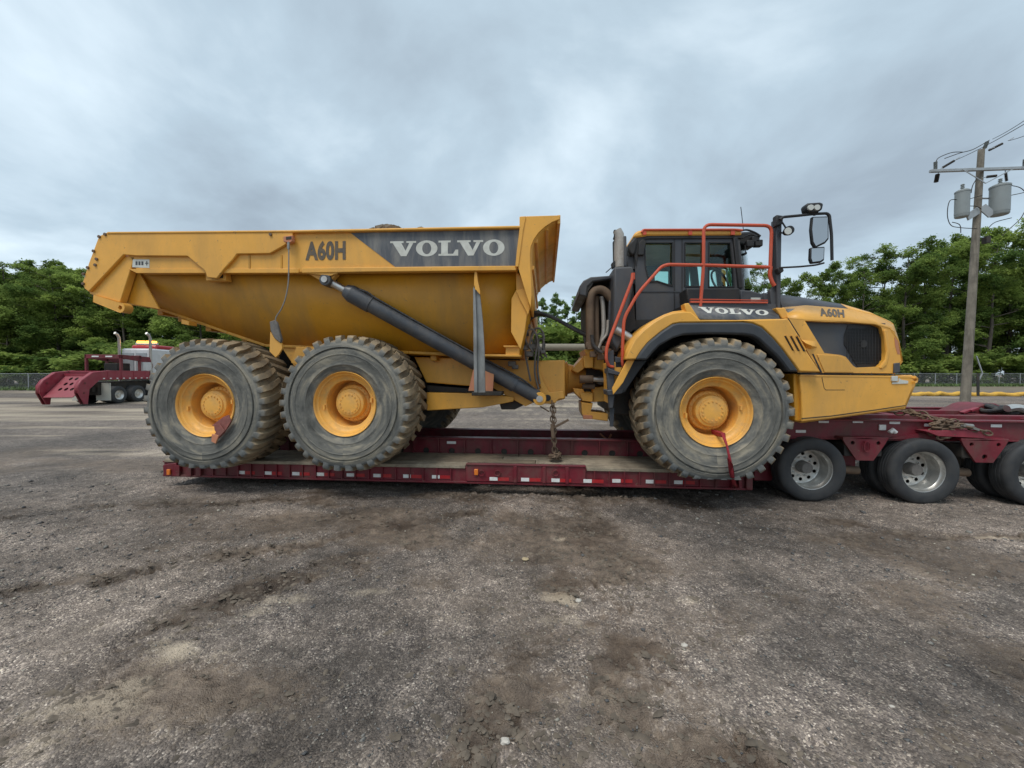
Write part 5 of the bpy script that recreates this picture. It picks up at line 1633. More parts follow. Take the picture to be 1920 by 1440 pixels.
# bumper
yb_ = -1.62


def YBm(px):
    return -1.62 + .30 * max(0, (px - 1500)) / 215


bp_ = [(1499, 703), (1600, 704), (1708, 705), (1715.5, 710), (1714, 722), (1696, 765), (1640, 774), (1560, 785), (1502.5, 791), (1503.5, 760), (1502, 730)]
bpt = [P(u, v, YBm(u)) for u, v in bp_]
MB().slab(bpt, .12).build('bumper', 'yellow', truck, bevel=.015)
bt2 = [P(u, v, YBm(u) + .12) for u, v in bp_]
fb_ = MB()
fb_.strip([[p, Vector((p.x + (.12 if k in (1, 2, 3) else 0), 0, p.z)), Vector((p.x, -p.y, p.z))] for k, p in enumerate([bt2[2], bt2[3], bt2[4], bt2[5], bt2[8]])])
fb_.build('bumper_front', 'yellow', truck, solid=.03)
MB().px([(1488, 701), (1502, 701), (1504, 791), (1490, 789)], -1.56, .9).build('bumper_inner', 'yellow_shaded', truck, bevel=.01)
MB().slab([P(u, v, YBm(u) - .006) for u, v in ((1503.5, 784), (1560, 779), (1640, 768), (1698, 759.5), (1698, 760.8), (1640, 769.6), (1560, 780.6), (1503.5, 785.6))], .008).build('bumper_crease', 'dark', truck)
MB().slab([P(u, v, YBm(u) - .006) for u, v in ((1500, 703), (1600, 704), (1706, 705), (1712, 709), (1600, 707), (1500, 706))], .02).build('bumper_edge', 'yellow', truck, bevel=.004)
gp = [(1541, 708), (1545, 727), (1548, 731), (1584, 731)]
gpb = MB()
for s_, t_ in zip(gp[:-1], gp[1:]):
    gpb.bar(P(*s_, YBm(s_[0]) - .001), P(*t_, YBm(t_[0]) - .001), .006, .006)
gpb.build('hatch_seam', 'dark', truck)
MB().slab([P(u, v, YBm(u) - .03) for u, v in ((1673, 705), (1684, 705), (1684, 715), (1673, 715))], .05).build('headlamp', 'lamp', truck, bevel=.006)
MB().slab([P(u, v, YBm(u) - .012) for u, v in ((1686, 709), (1690, 712), (1703, 714), (1703, 719), (1673, 720), (1673, 717), (1685, 716))], .02).build('white_marker', 'white', truck)
MB().tube([P(1714, 707, -1.34), P(1718, 710, -1.30), P(1717, 716, -1.30), P(1713, 718, -1.34)], .02, 8).build('tow_eye', 'yellow', truck)

# ---------------------------------------------------------------- cab
YC = -.85
cab_out = [(1193, 613), (1191, 500), (1187, 462), (1190, 447), (1200, 442), (1386, 442), (1389, 470), (1396, 541), (1400, 562), (1300, 572), (1262, 586), (1225, 604), (1210, 616)]
w1 = [(1209, 455), (1261, 455), (1261, 536), (1250, 533), (1232, 527), (1217, 528), (1210, 500)]
w2 = [(1284, 455), (1318, 455), (1318, 537), (1284, 537)]
w3 = [(1329, 455), (1369, 455), (1374, 500), (1376, 538), (1329, 538)]
MB().holed(PL(cab_out, YC), [PL(w1, YC), PL(w2, YC), PL(w3, YC)], .06).build('cab_side', 'grey', truck, bevel=.008)
cf = MB().holed(PL(cab_out, YC), [PL(w1, YC), PL(w2, YC), PL(w3, YC)], .06)
cf.v = [(x, -y, z) for x, y, z in cf.v]; cf.build('cab_side', 'grey', truck)
for wv in (w1, w2, w3):
    MB().slab(PL(wv, YC + .03), .006).build('side_window', 'glass', truck, smooth=0)
    g2 = MB().slab(PL(wv, YC + .03), .006); g2.v = [(x, -y, z) for x, y, z in g2.v]; g2.build('side_window', 'glass', truck, smooth=0)
# window rubber seals
for wv in (w1, w2, w3):
    sl = MB(); pp = PL(wv, YC - .004)
    for i in range(len(pp)):
        sl.bar(pp[i], pp[(i + 1) % len(pp)], .022, .016)
    sl.build('window_seal', 'black', truck)
# back wall, floor, dash
xb = P(1189, 500, YC).x; zb, zt = P(1193, 560, YC).z, P(1193, 443, YC).z
xa = P(1384, 500, YC).x
MB().box(xb, xb + .05, YC + .06, -YC - .06, P(1193, 620, YC).z, P(1193, 530, YC).z).box(xb, xb + .05, YC + .06, YC + .2, zb, zt).box(xb, xb + .05, -YC - .2, -YC - .06, zb, zt).box(xb, xb + .05, YC + .2, -YC - .2, zt - .08, zt).build('cab_rear', 'grey', truck)
MB().box(xb, xa, YC + .06, -YC - .06, zb - .35, zb - .05).build('cab_floor', 'black', truck)
MB().box(xa - .25, xa - .02, YC + .08, -YC - .08, zb - .3, zb + .10).build('dashboard', 'black', truck, bevel=.03)
# windscreen bulging forward
ws = [P(1382, 452, -.6), P(1400, 470, -.6), P(1409, 541, -.6)]
MB().strip([[P(1384, 452, YC), P(1390, 541, YC)], [P(1398, 455, -.62), P(1410, 542, -.62)], [Vector((P(1398, 455, -.62).x + .05, 0, zt - .05)), Vector((P(1410, 542, -.62).x + .06, 0, P(1410, 542, -.62).z))],
            [Vector((P(1398, 455, -.62).x, .62, zt - .05)), Vector((P(1410, 542, -.62).x, .62, P(1410, 542, -.62).z))], [Vector((xa, -YC, zt - .05)), Vector((xa, -YC, P(1410, 542, -.62).z))]]).build('windscreen', 'glass', truck, smooth=60)
MB().bar(P(1377, 446, YC - .005), P(1387, 541, YC - .005), .07, .06).build('front_pillar', 'black', truck, bevel=.01)
# seat, wheel
sx_ = P(1300, 520, 0).x
MB().box(sx_ - .28, sx_ - .14, -.25, .25, zb + .1, zb + .72).box(sx_ - .2, sx_ + .3, -.26, .26, zb - .05, zb + .12).box(sx_ - .26, sx_ - .16, -.14, .14, zb + .74, zb + .95).build('driver_seat', 'black', truck, bevel=.05)
s0 = P(1350, 520, 0)
MB().ring((s0.x, 0, zb + .42), .22, .018, 20, 6, u=(.5, 0, -.85), v=(0, 1, 0)).tube([(s0.x, 0, zb + .42), (s0.x + .22, 0, zb + .05)], .03, 8).build('steering_wheel', 'black', truck)
# roof
MB().px([(1188, 446), (1189, 437), (1197, 432), (1212, 429.5), (1380, 430), (1392, 433), (1392, 441), (1214, 442), (1206, 444)], YC - .04, 1.78).build('cab_roof', 'yellow', truck, bevel=.03)
MB().px([(1186, 462), (1184, 450), (1190, 443), (1215, 441), (1392, 440), (1392, 447), (1215, 448), (1206, 452), (1199, 470), (1193, 500)], YC - .02, .06).build('roof_gutter', 'black', truck, bevel=.01)
MB().tube(bentpath(PL([(1203, 436), (1206, 431), (1378, 430.5), (1392, 432)], YC - .05)), .018, 8).build('roof_rail', 'red_rail', truck)
for u in (1208, 1294, 1374):
    MB().px([(u - 3, 431), (u + 4, 431), (u + 4, 440), (u - 3, 440)], YC - .055, .03).build('rail_clip', 'red_rail', truck)
MB().px([(1382, 441), (1390, 434), (1412, 433), (1426, 441), (1425, 451), (1417, 461), (1400, 464), (1385, 457)], -.70, 1.4).build('sun_visor', 'black', truck, bevel=.03)
MB().tube(smoothpath(PL([(1380, 437), (1398, 431), (1415, 436), (1426, 443)], -.8)), .014, 6).tube(smoothpath(PL([(1392, 447), (1408, 440), (1424, 446)], -.75)), .012, 6).build('visor_rail', 'black', truck)
for u, v in ((1414, 450), (1420, 457), (1404, 458)):
    c = P(u, v, -.74); MB().box(c.x - .05, c.x + .06, c.y - .05, c.y + .05, c.z - .05, c.z + .05).build('roof_lamp', 'black', truck, bevel=.015)
MB().px([(1395, 474), (1401, 472), (1401, 476), (1396, 478)], -.78, .12).build('cab_mirror', 'black', truck, bevel=.004)
MB().tube(PL([(1397, 460), (1398, 476)], -.78), .008, 5).build('mirror_arm', 'black', truck)
MB().tube(PL([(1389, 388), (1391, 405), (1394, 433)], -.6), .006, 4).build('antenna', 'black', truck)
# door details
MB().px([(1195, 546), (1284, 546), (1284, 548), (1195, 548)], YC - .008, .01).build('door_rib', 'rubberlip', truck)
MB().px([(1263.5, 446), (1266, 446), (1266, 590), (1263.5, 590)], YC - .004, .005).px([(1278, 446), (1280, 446), (1280, 560), (1278, 560)], YC - .004, .005).build('door_gap', 'black', truck)
MB().px([(1196, 478), (1208, 478), (1208, 470), (1212, 452), (1205, 448), (1198, 455)], YC - .05, .05).build('corner_bracket', 'black', truck, bevel=.01)

# platform boxes beside the cab
MB().px([(1287, 540), (1388, 540), (1388, 571), (1290, 571)], -1.20, .33).build('platform_box', 'black', truck, bevel=.02)
MB().px([(1388, 543), (1410, 545), (1431, 551), (1431, 573), (1388, 573)], -1.15, .4).px([(1431, 548), (1456, 552), (1456, 578), (1431, 576)], -1.12, .35).build('tool_box', 'grey', truck, bevel=.02)
MB().px([(1408, 558), (1426, 558), (1426, 564.5), (1408, 564.5)], -1.156, .005).build('white_sticker', 'white', truck)
MB().px([(1295, 564), (1440, 565.5), (1440, 568.5), (1295, 567.5)], -1.52, .04).px([(1295, 560), (1440, 562), (1440, 563.4), (1295, 561.6)], -1.52, .04).build('toe_rail', 'red_rail', truck)
MB().px([(1290, 567.5), (1455, 570), (1456, 582), (1292, 574)], -1.50, .9).build('walkway', 'grey', truck)

# handrails
def rail(pts, y, r=.022, name='handrail'):
    if not isinstance(y, (list, tuple)):
        y = [y] * len(pts)
    return MB().tube(bentpath([P(u, v, yy) for (u, v), yy in zip(pts, y)], .10), r, 10).build(name, 'red_rail', truck)


rail([(1313, 576), (1319, 500), (1319.5, 421), (1447, 423), (1444, 502)], -1.50)
rail([(1445, 500), (1443, 515), (1447, 528), (1452, 536)], -1.50, .026)
rail([(1442.5, 501), (1330, 497.5), (1252, 496), (1240, 500), (1196, 550), (1170, 596), (1167.5, 640), (1167, 685), (1174, 697)], [-1.5, -1.5, -1.5, -1.5, -1.5, -1.5, -1.5, -1.48, -1.42])
rail([(1186, 514), (1185, 526), (1141, 641), (1137, 655), (1136.5, 675), (1142, 687), (1150, 688)], [-1.35, -1.36, -1.5, -1.5, -1.5, -1.46, -1.44])
MB().tube(PL([(1187, 512), (1187, 524)], -1.33), .028, 8).build('rail_socket', 'red_rail', truck)

# mirror frame and post
MB().px([(1454.5, 410), (1466.5, 409), (1465.5, 470), (1464, 584), (1457.5, 584), (1456, 480)], -1.52, .12).build('mirror_post', 'grey', truck, bevel=.012)
MB().px([(1444, 545), (1458, 530), (1464, 545), (1464, 584), (1446, 580)], -1.48, .08).build('post_gusset', 'grey', truck, bevel=.008)
MB().tube(bentpath(PL([(1462, 412), (1468, 407), (1500, 404), (1527, 401), (1550, 400), (1555, 404), (1559, 440), (1560, 488)], -1.62), .05), .018, 8).build('mirror_arm', 'black', truck)
MB().tube(bentpath(PL([(1462, 502), (1500, 500), (1530, 497), (1545, 493)], -1.62), .05), .012, 8).build('mirror_arm', 'black', truck)
for kn in ([(1456, 402), (1470, 404), (1468, 420), (1456, 424)], [(1458, 502), (1468, 499), (1471, 508), (1462, 514)]):
    MB().px(kn, -1.58, .1).build('arm_knuckle', 'black', truck, bevel=.015)
mb_ = PL([(1523, 406), (1554, 405), (1554.5, 448), (1548, 456), (1529, 465), (1523, 455), (1520.5, 430)], -1.62)
MB().slab(mb_, .05).build('mirror_housing', 'black', truck, bevel=.012)
mg = PL([(1525, 408), (1552, 407.5), (1552, 446), (1546, 453), (1530, 461), (1525.5, 453), (1523, 430)], -1.625)
MB().slab(mg, .004).build('mirror_glass', 'mirror', truck, smooth=0)
mb2 = PL([(1520, 464), (1547, 462), (1546, 488), (1540, 492), (1522, 494), (1519, 486)], -1.60)
MB().slab(mb2, .05).build('mirror_housing', 'black', truck, bevel=.012)
MB().slab(PL([(1522, 466), (1545, 464.5), (1544, 485), (1538, 489), (1524, 491), (1521.5, 484)], -1.605), .004).build('mirror_glass', 'mirror', truck, smooth=0)
MB().px([(1511, 384), (1516, 380), (1538, 378.5), (1545, 381), (1543, 392), (1534, 398), (1520, 399), (1513, 394)], -1.66, .12).build('work_lamp', 'black', truck, bevel=.02)
for u in (1521, 1533):
    MB().lathe([(0, 0), (.035, .0), (.04, .02)], P(u, 388.5, -1.672), 14).build('lamp_lens', 'lamp', truck)
MB().px([(1526, 397), (1532, 397), (1531, 403), (1527, 403)], -1.63, .03).build('lamp_foot', 'black', truck)
MB().lathe([(0, -.04), (.055, -.04), (.06, .0), (.04, .06), (0, .07)], P(1478, 433, -1.58), 16).build('round_lamp', 'black', truck)
MB().lathe([(0, 0), (.045, .0), (.045, .01)], P(1478, 433, -1.63), 16).build('lamp_lens', 'lamp', truck)
MB().tube(bentpath(PL([(1463, 436), (1472, 438), (1474, 428), (1466, 416)], -1.56), .03), .01, 6).build('lamp_cable', 'black', truck)

# exhaust, air box, pipes behind the cab
MB().px([(1151, 500), (1187, 499), (1189, 515), (1186, 545), (1176, 590), (1168, 640), (1158, 660), (1148, 640), (1151, 560)], -1.18, .5).build('air_box', 'grey', truck, bevel=.03)
MB().px([(1168, 520), (1186, 515), (1192, 615), (1160, 640)], -1.0, .8).build('rear_bulkhead', 'black', truck)
MB().tube([P(1161, 502, -1.0), P(1161, 470, -1.0), P(1161, 440, -1.0), P(1157, 432, -1.0)], .055, 18, [.075, .075, .07, .065]).build('exhaust_stack', 'stack', truck)
MB().px([(1151, 431), (1154, 430), (1163, 440), (1156, 452), (1150, 446), (1152, 440)], -1.02, .06).build('exhaust_flap', 'black', truck, bevel=.005)
MB().px([(1168, 442), (1175, 441), (1176, 500), (1168, 500)], -1.05, .15).build('exhaust_shield', 'grey', truck, bevel=.02)
MB().px([(1150, 452), (1153, 448), (1155, 500), (1151, 500)], -.98, .08).px([(1147, 493), (1153, 488), (1153, 500), (1149, 503)], -1.05, .1).build('exhaust_bracket', 'black', truck, bevel=.005)
MB().tube(PL([(1152, 497), (1136, 511)], -1.0), .008, 6).build('small_arm', 'black', truck)
MB().px([(1178, 458), (1190, 444), (1197, 446), (1192, 475), (1184, 480), (1178, 470)], -.90, .3).build('cab_filter', 'black', truck, bevel=.03)
MB().px([(1176, 480), (1190, 478), (1192, 505), (1176, 505)], -.82, .3).build('cab_rear_glass_post', 'grey', truck, bevel=.01)
# rear engine cover
MB().px([(1085, 553), (1087, 536), (1094, 526), (1108, 519), (1150, 516), (1150, 523), (1112, 528), (1102, 537), (1100, 556)], -.92, 1.6).build('rear_hood', 'grey', truck, bevel=.02)
MB().px([(1086, 552), (1091, 538), (1104, 530), (1113, 530), (1103, 545), (1100, 557)], -.90, 1.5).build('hood_underside', 'dark', truck)
MB().px([(1100, 530), (1152, 522), (1152, 650), (1140, 660), (1112, 655), (1100, 600)], -.45, 1.1).build('radiator_core', 'dark', truck, bevel=.02)
MB().tube(smoothpath(PL([(1107, 655), (1106, 600), (1107, 562), (1113, 547), (1126, 543), (1138, 550), (1150, 566)], -.85)), .065, 16).build('intake_pipe', 'rust', truck)
MB().tube(smoothpath(PL([(1128, 556), (1131, 580), (1132, 620), (1128, 640)], -.80)), .035, 12).build('coolant_pipe', 'stack', truck)
MB().tube(smoothpath(PL([(1118, 556), (1118, 600), (1119, 650)], -.75)), .045, 12).build('coolant_pipe', 'rust', truck)
MB().tube(smoothpath(PL([(1140, 600), (1138, 625), (1128, 640), (1122, 655)], -.9)), .022, 10).build('coolant_pipe', 'stack', truck)
MB().tube(smoothpath(PL([(1110, 628), (1112, 645), (1120, 655), (1130, 662)], -.95)), .028, 10).build('bent_hose', 'hose', truck)
MB().tube(PL([(1154, 618), (1172, 628), (1192, 641)], -1.2), .06, 18).build('tail_pipe', 'chrome', truck)
MB().tube(PL([(1150, 640), (1172, 652)], -1.1), .04, 12).build('air_tank', 'stack', truck)
MB().px([(1095, 655), (1140, 655), (1140, 668), (1100, 668)], -.50, 1.0).build('joint_top_plate', 'yellow', truck, bevel=.01)
MB().px([(1142, 562), (1152, 566), (1152, 600), (1148, 640), (1140, 630)], -.9, .1).build('side_bracket', 'grey', truck, bevel=.01)
cc = MB()
for (u, v) in ((1104, 648), (1120, 660), (1133, 655), (1146, 660), (1112, 665), (1126, 670)):
    c = P(u, v, -.85); cc.box(c.x - .05, c.x + .05, c.y - .05, c.y + .05, c.z - .04, c.z + .05)
cc.build('pipe_clamps', 'rust', truck, bevel=.01)
# ================================================================== LOW LOADER TRAILER
TY, TC = -1.25, .20
trailer = thing('lowboy_trailer', 'maroon multi axle lowboy trailer with wooden deck carrying the yellow dump truck', 'trailer', (0, 0, 0))
xl, xr = P(305, 880, TY).x, P(1410, 905, TY).x
DT, DB = .45, .185


def mir(b):
    b.v = [(x, 2 * TC - y, z) for x, y, z in b.v]
    b.f = [tuple(reversed(f)) for f in b.f]
    return b


for far in (0, 1):
    f = mir if far else (lambda q: q)
    # side channel: web, bottom flange, top flange, ribs
    f(MB().box(xl, xr, TY + .03, TY + .05, DB, DT - .045)).build('side_rail', 'maroon', trailer)
    f(MB().box(xl, xr, TY, TY + .12, DB - .02, DB + .012)).build('bottom_flange', 'maroon', trailer, bevel=.004)
    f(MB().box(xl, xr, TY + .005, TY + .12, DT - .055, DT - .035)).build('top_flange', 'maroon', trailer, bevel=.004)
xt0, xt1 = P(874, 880, TY).x, P(1098, 880, TY).x
MB().box(xt0, xt1, TY - .012, TY + .03, DB + .02, DT + .012).build('raised_rail', 'maroon', trailer, bevel=.006)
MB().box(xt0, xt1, TY - .03, TY + .06, DT + .006, DT + .02).build('raised_rail_cap', 'maroon', trailer, bevel=.004)
k = 0
x = xl + .42
first = None
while x < xr - .1:
    if not (xt0 - .05 < x < xt1 + .05):
        MB().box(x, x + .018, TY + .004, TY + .03, DB + .01, DT - .05).build('rail_rib', 'maroon', trailer)
    x += .215
for u in (963, 1017, 1060):
    x = P(u, 890, TY).x
    MB().box(x, x + .05, TY - .03, TY - .01, DB + .02, DT).build('rail_rib', 'maroon', trailer, bevel=.004)
# D rings on the raised rail
for u in (933, 903, 1042):
    MB().ring(P(u, 887, TY - .03), .042, .009, 16, 6).build('lashing_ring', 'maroon', trailer)
for u, v in ((893, 885), (317, 885)):
    c = P(u, v, TY - .02)
    MB().box(c.x - .03, c.x + .03, c.y - .02, c.y + .01, c.z - .045, c.z + .045).build('marker_light', 'lens', trailer, bevel=.008)
for u in (327, 349, 367):
    MB().px([(u, 873), (u + 9, 873), (u + 9, 893), (u, 893)], TY - .02, .05).build('corner_post', 'maroon', trailer, bevel=.005)
# tape, white and red by turns
us = [446, 496, 548, 594, 650, 700, 756, 810, 918, 977, 1034, 1094, 1148, 1211, 1264]
for u in us:
    yy = TY - .016 if 872 < u < 1097 else TY + .026
    a_ = P(u, 890, yy)
    z0 = .225
    MB().box(a_.x, a_.x + .12, yy - .003, yy + .001, z0, z0 + .052).build('white_tape', 'tape_w', trailer, smooth=0)
    MB().box(a_.x + .125, a_.x + .29, yy - .003, yy + .001, z0, z0 + .05).build('red_tape', 'tape_r', trailer, smooth=0)

# main beams with round holes, flanges
for (y0, nm, top) in ((-.34, 'main_beam', .69), (.70, 'main_beam', .69)):
    out = [Vector((xl, y0, .18)), Vector((xr + .1, y0, .18)), Vector((xr + .1, y0, top)), Vector((xl, y0, top))]
    hl = []
    hx = P(799, 846, -.34).x - .459 * 12
    while hx < xr - .1:
        if hx > xl + .15:
            hl.append([Vector((hx + .055 * math.cos(t * math.pi / 6), y0, .475 + .055 * math.sin(t * math.pi / 6))) for t in range(12)])
        hx += .459
    MB().holed(out, hl, .02).build(nm, 'maroon', trailer)
    MB().box(xl, xr + .1, y0 - .06, y0 + .12, top, top + .025).build('beam_flange', 'maroon', trailer, bevel=.006)
    MB().box(xl, xr + .1, y0 + .022, y0 + .03, .2, top).build('beam_web_backing', 'dark', trailer)
    if y0 < 0:
        hx = P(799, 846, -.34).x - .459 * 12 + .24
        while hx < xr:
            if hx > xl:
                MB().box(hx - .008, hx + .008, y0 - .055, y0, .44, top).build('beam_stiffener', 'maroon', trailer)
            hx += .459
        for u in (838,):
            a_ = P(u, 833, y0 - .004); MB().box(a_.x, a_.x + .16, y0 - .006, y0 - .001, .60, .645).build('white_tape', 'tape_w', trailer, smooth=0)
# cross members in the well between beams
x = xl + .3
while x < xr:
    MB().box(x, x + .08, -.31, .70, .25, .38).build('cross_member', 'dark', trailer)
    x += .92
# centre planks lie lower between the beams on the outer thirds only
ow = mk('deck_timber', (0.235, 0.185, 0.125), .85, var=.3, vscale=4, dirt=(0.12, 0.10, 0.08), damt=.7, dscale=3, bump=.5, bscale=40)
M['timber'] = ow
M['timber_pale'] = mk('worn_timber', (0.33, 0.275, 0.20), .85, var=.3, vscale=6, dirt=(0.16, 0.13, 0.10), damt=.7, dscale=4, bump=.5, bscale=40)
rp = random.Random(9)
for (ya, yb, n) in ((TY - .005, -.36, 4), (.80, 2 * TC - TY, 4)):
    w = (yb - ya) / n
    for i in range(n):
        x = xl + .02
        first_ = True
        while x < xr - .05:
            L = rp.uniform(2.2, 3.4)
            x1 = min(x + L, xr - .02)
            if xr - x1 < .6:
                x1 = xr - .02
            segs = [(x, x1)]
            if i == 0 and ya < 0:        # edge planks stop at the raised rail
                segs = []
                if x < xt0:
                    segs.append((x, min(x1, xt0 - .01)))
                if x1 > xt1:
                    segs.append((max(x, xt1 + .01), x1))
            for s0_, s1_ in segs:
                if s1_ - s0_ < .05:
                    continue
                y0, y1 = ya + i * w + .006, ya + (i + 1) * w - .006
                dz = rp.uniform(-.008, .006)
                b = MB().box(s0_ + .004, s1_ - .004, y0, y1, DT - .05 + dz, DT + dz)
                b.build('deck_plank', 'timber_pale' if rp.random() < .35 or (i == 0) else 'timber', trailer, bevel=.006, seg=1)
            x = x1
# deck ends
MB().px([(305, 872), (312, 870), (330, 868), (333, 893), (306, 893)], TY - .01, 2.9).build('deck_end_beam', 'maroon', trailer, bevel=.01)
xe = P(1405, 905, TY).x
MB().box(xe - .05, xe + .04, TY - .02, 2 * TC - TY, DB - .01, .66).build('deck_head_beam', 'maroon', trailer, bevel=.01)
MB().px([(1374, 893), (1380, 893), (1378, 916), (1373, 916)], TY - .03, .04).px([(1384, 890), (1389, 890), (1392, 916), (1386, 916)], TY - .03, .04).build('swing_arm_plate', 'maroon', trailer, bevel=.004)
# little pink bracket on the far beam
MB().bar(P(1125, 813, .65), P(1140, 826, .65), .05, .03).bar(P(1140, 826, .65), P(1146, 814, .65), .05, .03).build('loose_bracket', 'pink', trailer)

# ---- axle frame to the right
W0 = P(1519, 879, -1.09)
AX = [W0.x, W0.x + 1.48, W0.x + 2.96, W0.x + 4.44]
WR = .4625
YW = -1.16          # outer tyre sidewall
fr0, fr1 = P(1420, 800, -.95).x, AX[3] + .8
fy_ = -.98
ft, fbz = P(1700, 790, fy_).z, P(1700, 823, fy_).z
for far in (0, 1):
    f = mir if far else (lambda q: q)
    f(MB().box(fr0, fr1, fy_, fy_ + .02, fbz, ft)).build('frame_rail', 'maroon', trailer)
    f(MB().box(fr0, fr1, fy_ - .05, fy_ + .12, ft, ft + .022)).build('frame_top_flange', 'maroon', trailer, bevel=.004)
    f(MB().box(fr0, fr1, fy_ - .03, fy_ + .10, fbz - .018, fbz)).build('frame_bottom_flange', 'maroon', trailer, bevel=.004)
for y_ in (-.25, .65):
    MB().box(fr0, fr1, y_, y_ + .14, .80, ft + .02).build('centre_beam', 'maroon', trailer, bevel=.008)
for x in [fr0 + .1] + [a + .74 for a in AX]:
    MB().box(x - .06, x + .06, fy_ + .02, 2 * TC - fy_ - .02, fbz + .02, ft - .02).build('frame_cross_beam', 'maroon', trailer, bevel=.008)
# sloping neck down to the deck
nx0 = P(1405, 860, -.7).x
for y_ in (-.85, 1.05):
    p0, p1 = Vector((nx0, y_, .35)), Vector((AX[0] + .45, y_, ft - .12))
    MB().slab([Vector((nx0, y_, .20)), Vector((nx0 + .25, y_, .20)), Vector((AX[0] - .1, y_, fbz + .02)), Vector((AX[0] + .5, y_, fbz + .02)), Vector((AX[0] + .5, y_, ft)), Vector((fr0, y_, ft)), Vector((nx0 + .1, y_, .66)), Vector((nx0, y_, .60))], .10).build('neck_beam', 'maroon', trailer, bevel=.01)
MB().box(nx0, nx0 + .5, -.6, .9, .3, .5).build('neck_platform', 'dark', trailer)
# spring hanger plates
for j, x in enumerate([AX[0] + .70, AX[1] + .76, AX[2] + .74]):
    yy = fy_ - .16
    z0 = fbz - .02
    o_ = [Vector((x - .30, yy, z0 + .03)), Vector((x - .27, yy, z0 - .03)), Vector((x - .11, yy, z0 - .27)), Vector((x + .11, yy, z0 - .27)), Vector((x + .26, yy, z0 - .03)), Vector((x + .29, yy, z0 + .03)), Vector((x, yy, z0 + .05))]

    def circ(cx, cz, r, n=10):
        return [Vector((cx + r * math.cos(t * 2 * math.pi / n), yy, cz + r * math.sin(t * 2 * math.pi / n))) for t in range(n)]
    hs = [circ(x - .17, z0 - .02, .028), circ(x + .17, z0 - .02, .028)]
    if j:
        hs.append(circ(x, z0 - .19, .035))
    MB().holed(o_, hs, .03).build('hanger_plate', 'maroon', trailer, bevel=.003)
    MB().box(x - .30, x + .30, yy, fy_, z0 + .03, z0 + .06).build('hanger_shelf', 'maroon', trailer, bevel=.005)
    MB().box(x - .25, x + .25, yy + .04, fy_ + .3, z0 - .22, z0 - .03).build('hanger_box', 'dark', trailer, bevel=.01)
    if j == 0:
        MB().ring((x, yy - .025, z0 - .07), .055, .010, 18, 6, sx=.75, sy=1.35).build('lashing_ring', 'maroon', trailer)
MB().slab([Vector((AX[0] + .95, fy_ - .03, fbz - .02)), Vector((AX[1] + .1, fy_ - .03, fbz + .10)), Vector((AX[1] + .42, fy_ - .03, fbz - .02))], .03).build('axle_gusset', 'maroon', trailer)
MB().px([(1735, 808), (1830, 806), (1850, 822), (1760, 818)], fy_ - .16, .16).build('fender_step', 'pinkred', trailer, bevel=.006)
MB().px([(1575, 838), (1605, 843), (1604, 876), (1578, 872)], -.8, .6).build('bogie_plate', 'maroon', trailer, bevel=.01)
for (u, v) in ((1535, 787), (1599, 787), (1668, 789), (1733, 793.5), (1799, 796), (1858, 795), (1492, 805.5)):
    a_ = P(u, v, fy_ - .004)
    MB().box(a_.x, a_.x + .14, fy_ - .006, fy_ - .001, a_.z - .045, a_.z - .005).build('white_tape', 'tape_w', trailer, smooth=0)
a_ = P(1647, 796, fy_); MB().box(a_.x, a_.x + .09, fy_ - .02, fy_ - .001, a_.z - .08, a_.z + .0).build('junction_box', 'tape_w', trailer, bevel=.004)
MB().tube(PL([(1668, 811), (1674, 806), (1679, 811)], fy_ - .1), .03, 10).build('gladhand', 'tape_w', trailer)


# road wheels
def road_tyre():
    R0 = WR
    p = [(.285, -.10), (.30, -.118), (.34, -.130), (.40, -.132), (.435, -.122), (.452, -.108), (.460, -.09)]
    for y_ in (-.065, -.022, .022, .065):
        p += [(R0, y_ - .012 if False else y_ - .018), (R0, y_ + .012), (R0 - .012, y_ + .014), (R0 - .012, y_ + .018)]
    p += [(.460, .09), (.452, .108), (.435, .122), (.40, .132), (.34, .130), (.30, .118), (.285, .10)]
    return MB().lathe(p, (0, 0, 0), 64)


def make_road_wheel():
    """dual wheel, outer tyre at local y 0, inner one 0.33 further in; deep dished aluminium outer disc"""
    def flat(b):
        b.v = [(x, y, max(z, -WR + .018)) for x, y, z in b.v]
        return b
    rim = MB().lathe([(.300, -.118), (.304, -.108), (.296, -.098), (.282, -.092), (.276, -.06), (.262, -.04), (.262, .10), (.25, .13), (.225, .14)], (0, 0, 0), 56)
    disc_out = [Vector((.235 * math.cos(t * 2 * math.pi / 40), .13, .235 * math.sin(t * 2 * math.pi / 40))) for t in range(40)]
    holes = []
    for k in range(10):
        a = 2 * math.pi * (k + .4) / 10
        holes.append([Vector((.192 * math.cos(a) + .027 * math.cos(t * math.pi / 5), .13, .192 * math.sin(a) + .027 * math.sin(t * math.pi / 5))) for t in range(10)])
    rim.holed(disc_out, holes, .012)
    w = rim.build('wheel', 'alu', None, smooth=30)
    for b, nm, mt in ((flat(road_tyre()), 'tyre', 'truck_tyre'),
                      (MB().lathe([(0, -.005), (.075, -.005), (.085, .02), (.09, .13)], (0, 0, 0), 28), 'hub', 'hose_grey'),
                      (MB().lathe([(.26, .15), (.26, .4), (0, .4)], (0, 0, 0), 30), 'inner_rim', 'dark')):
        o = b.build(nm, mt, None, smooth=40); o.parent = w
    t2 = flat(road_tyre()); t2.v = [(x, y + .33, z) for x, y, z in t2.v]
    o = t2.build('inner_tyre', 'truck_tyre', None, smooth=40); o.parent = w
    nb_ = MB()
    for k in range(10):
        a = 2 * math.pi * k / 10
        nb_.lathe([(.014, .13), (.014, .095), (.008, .09), (0, .09)], (.142 * math.cos(a), 0, .142 * math.sin(a)), 6)
    o = nb_.build('lug_nuts', 'alu', None); o.parent = w; o['kind'] = 'stuff'
    return w


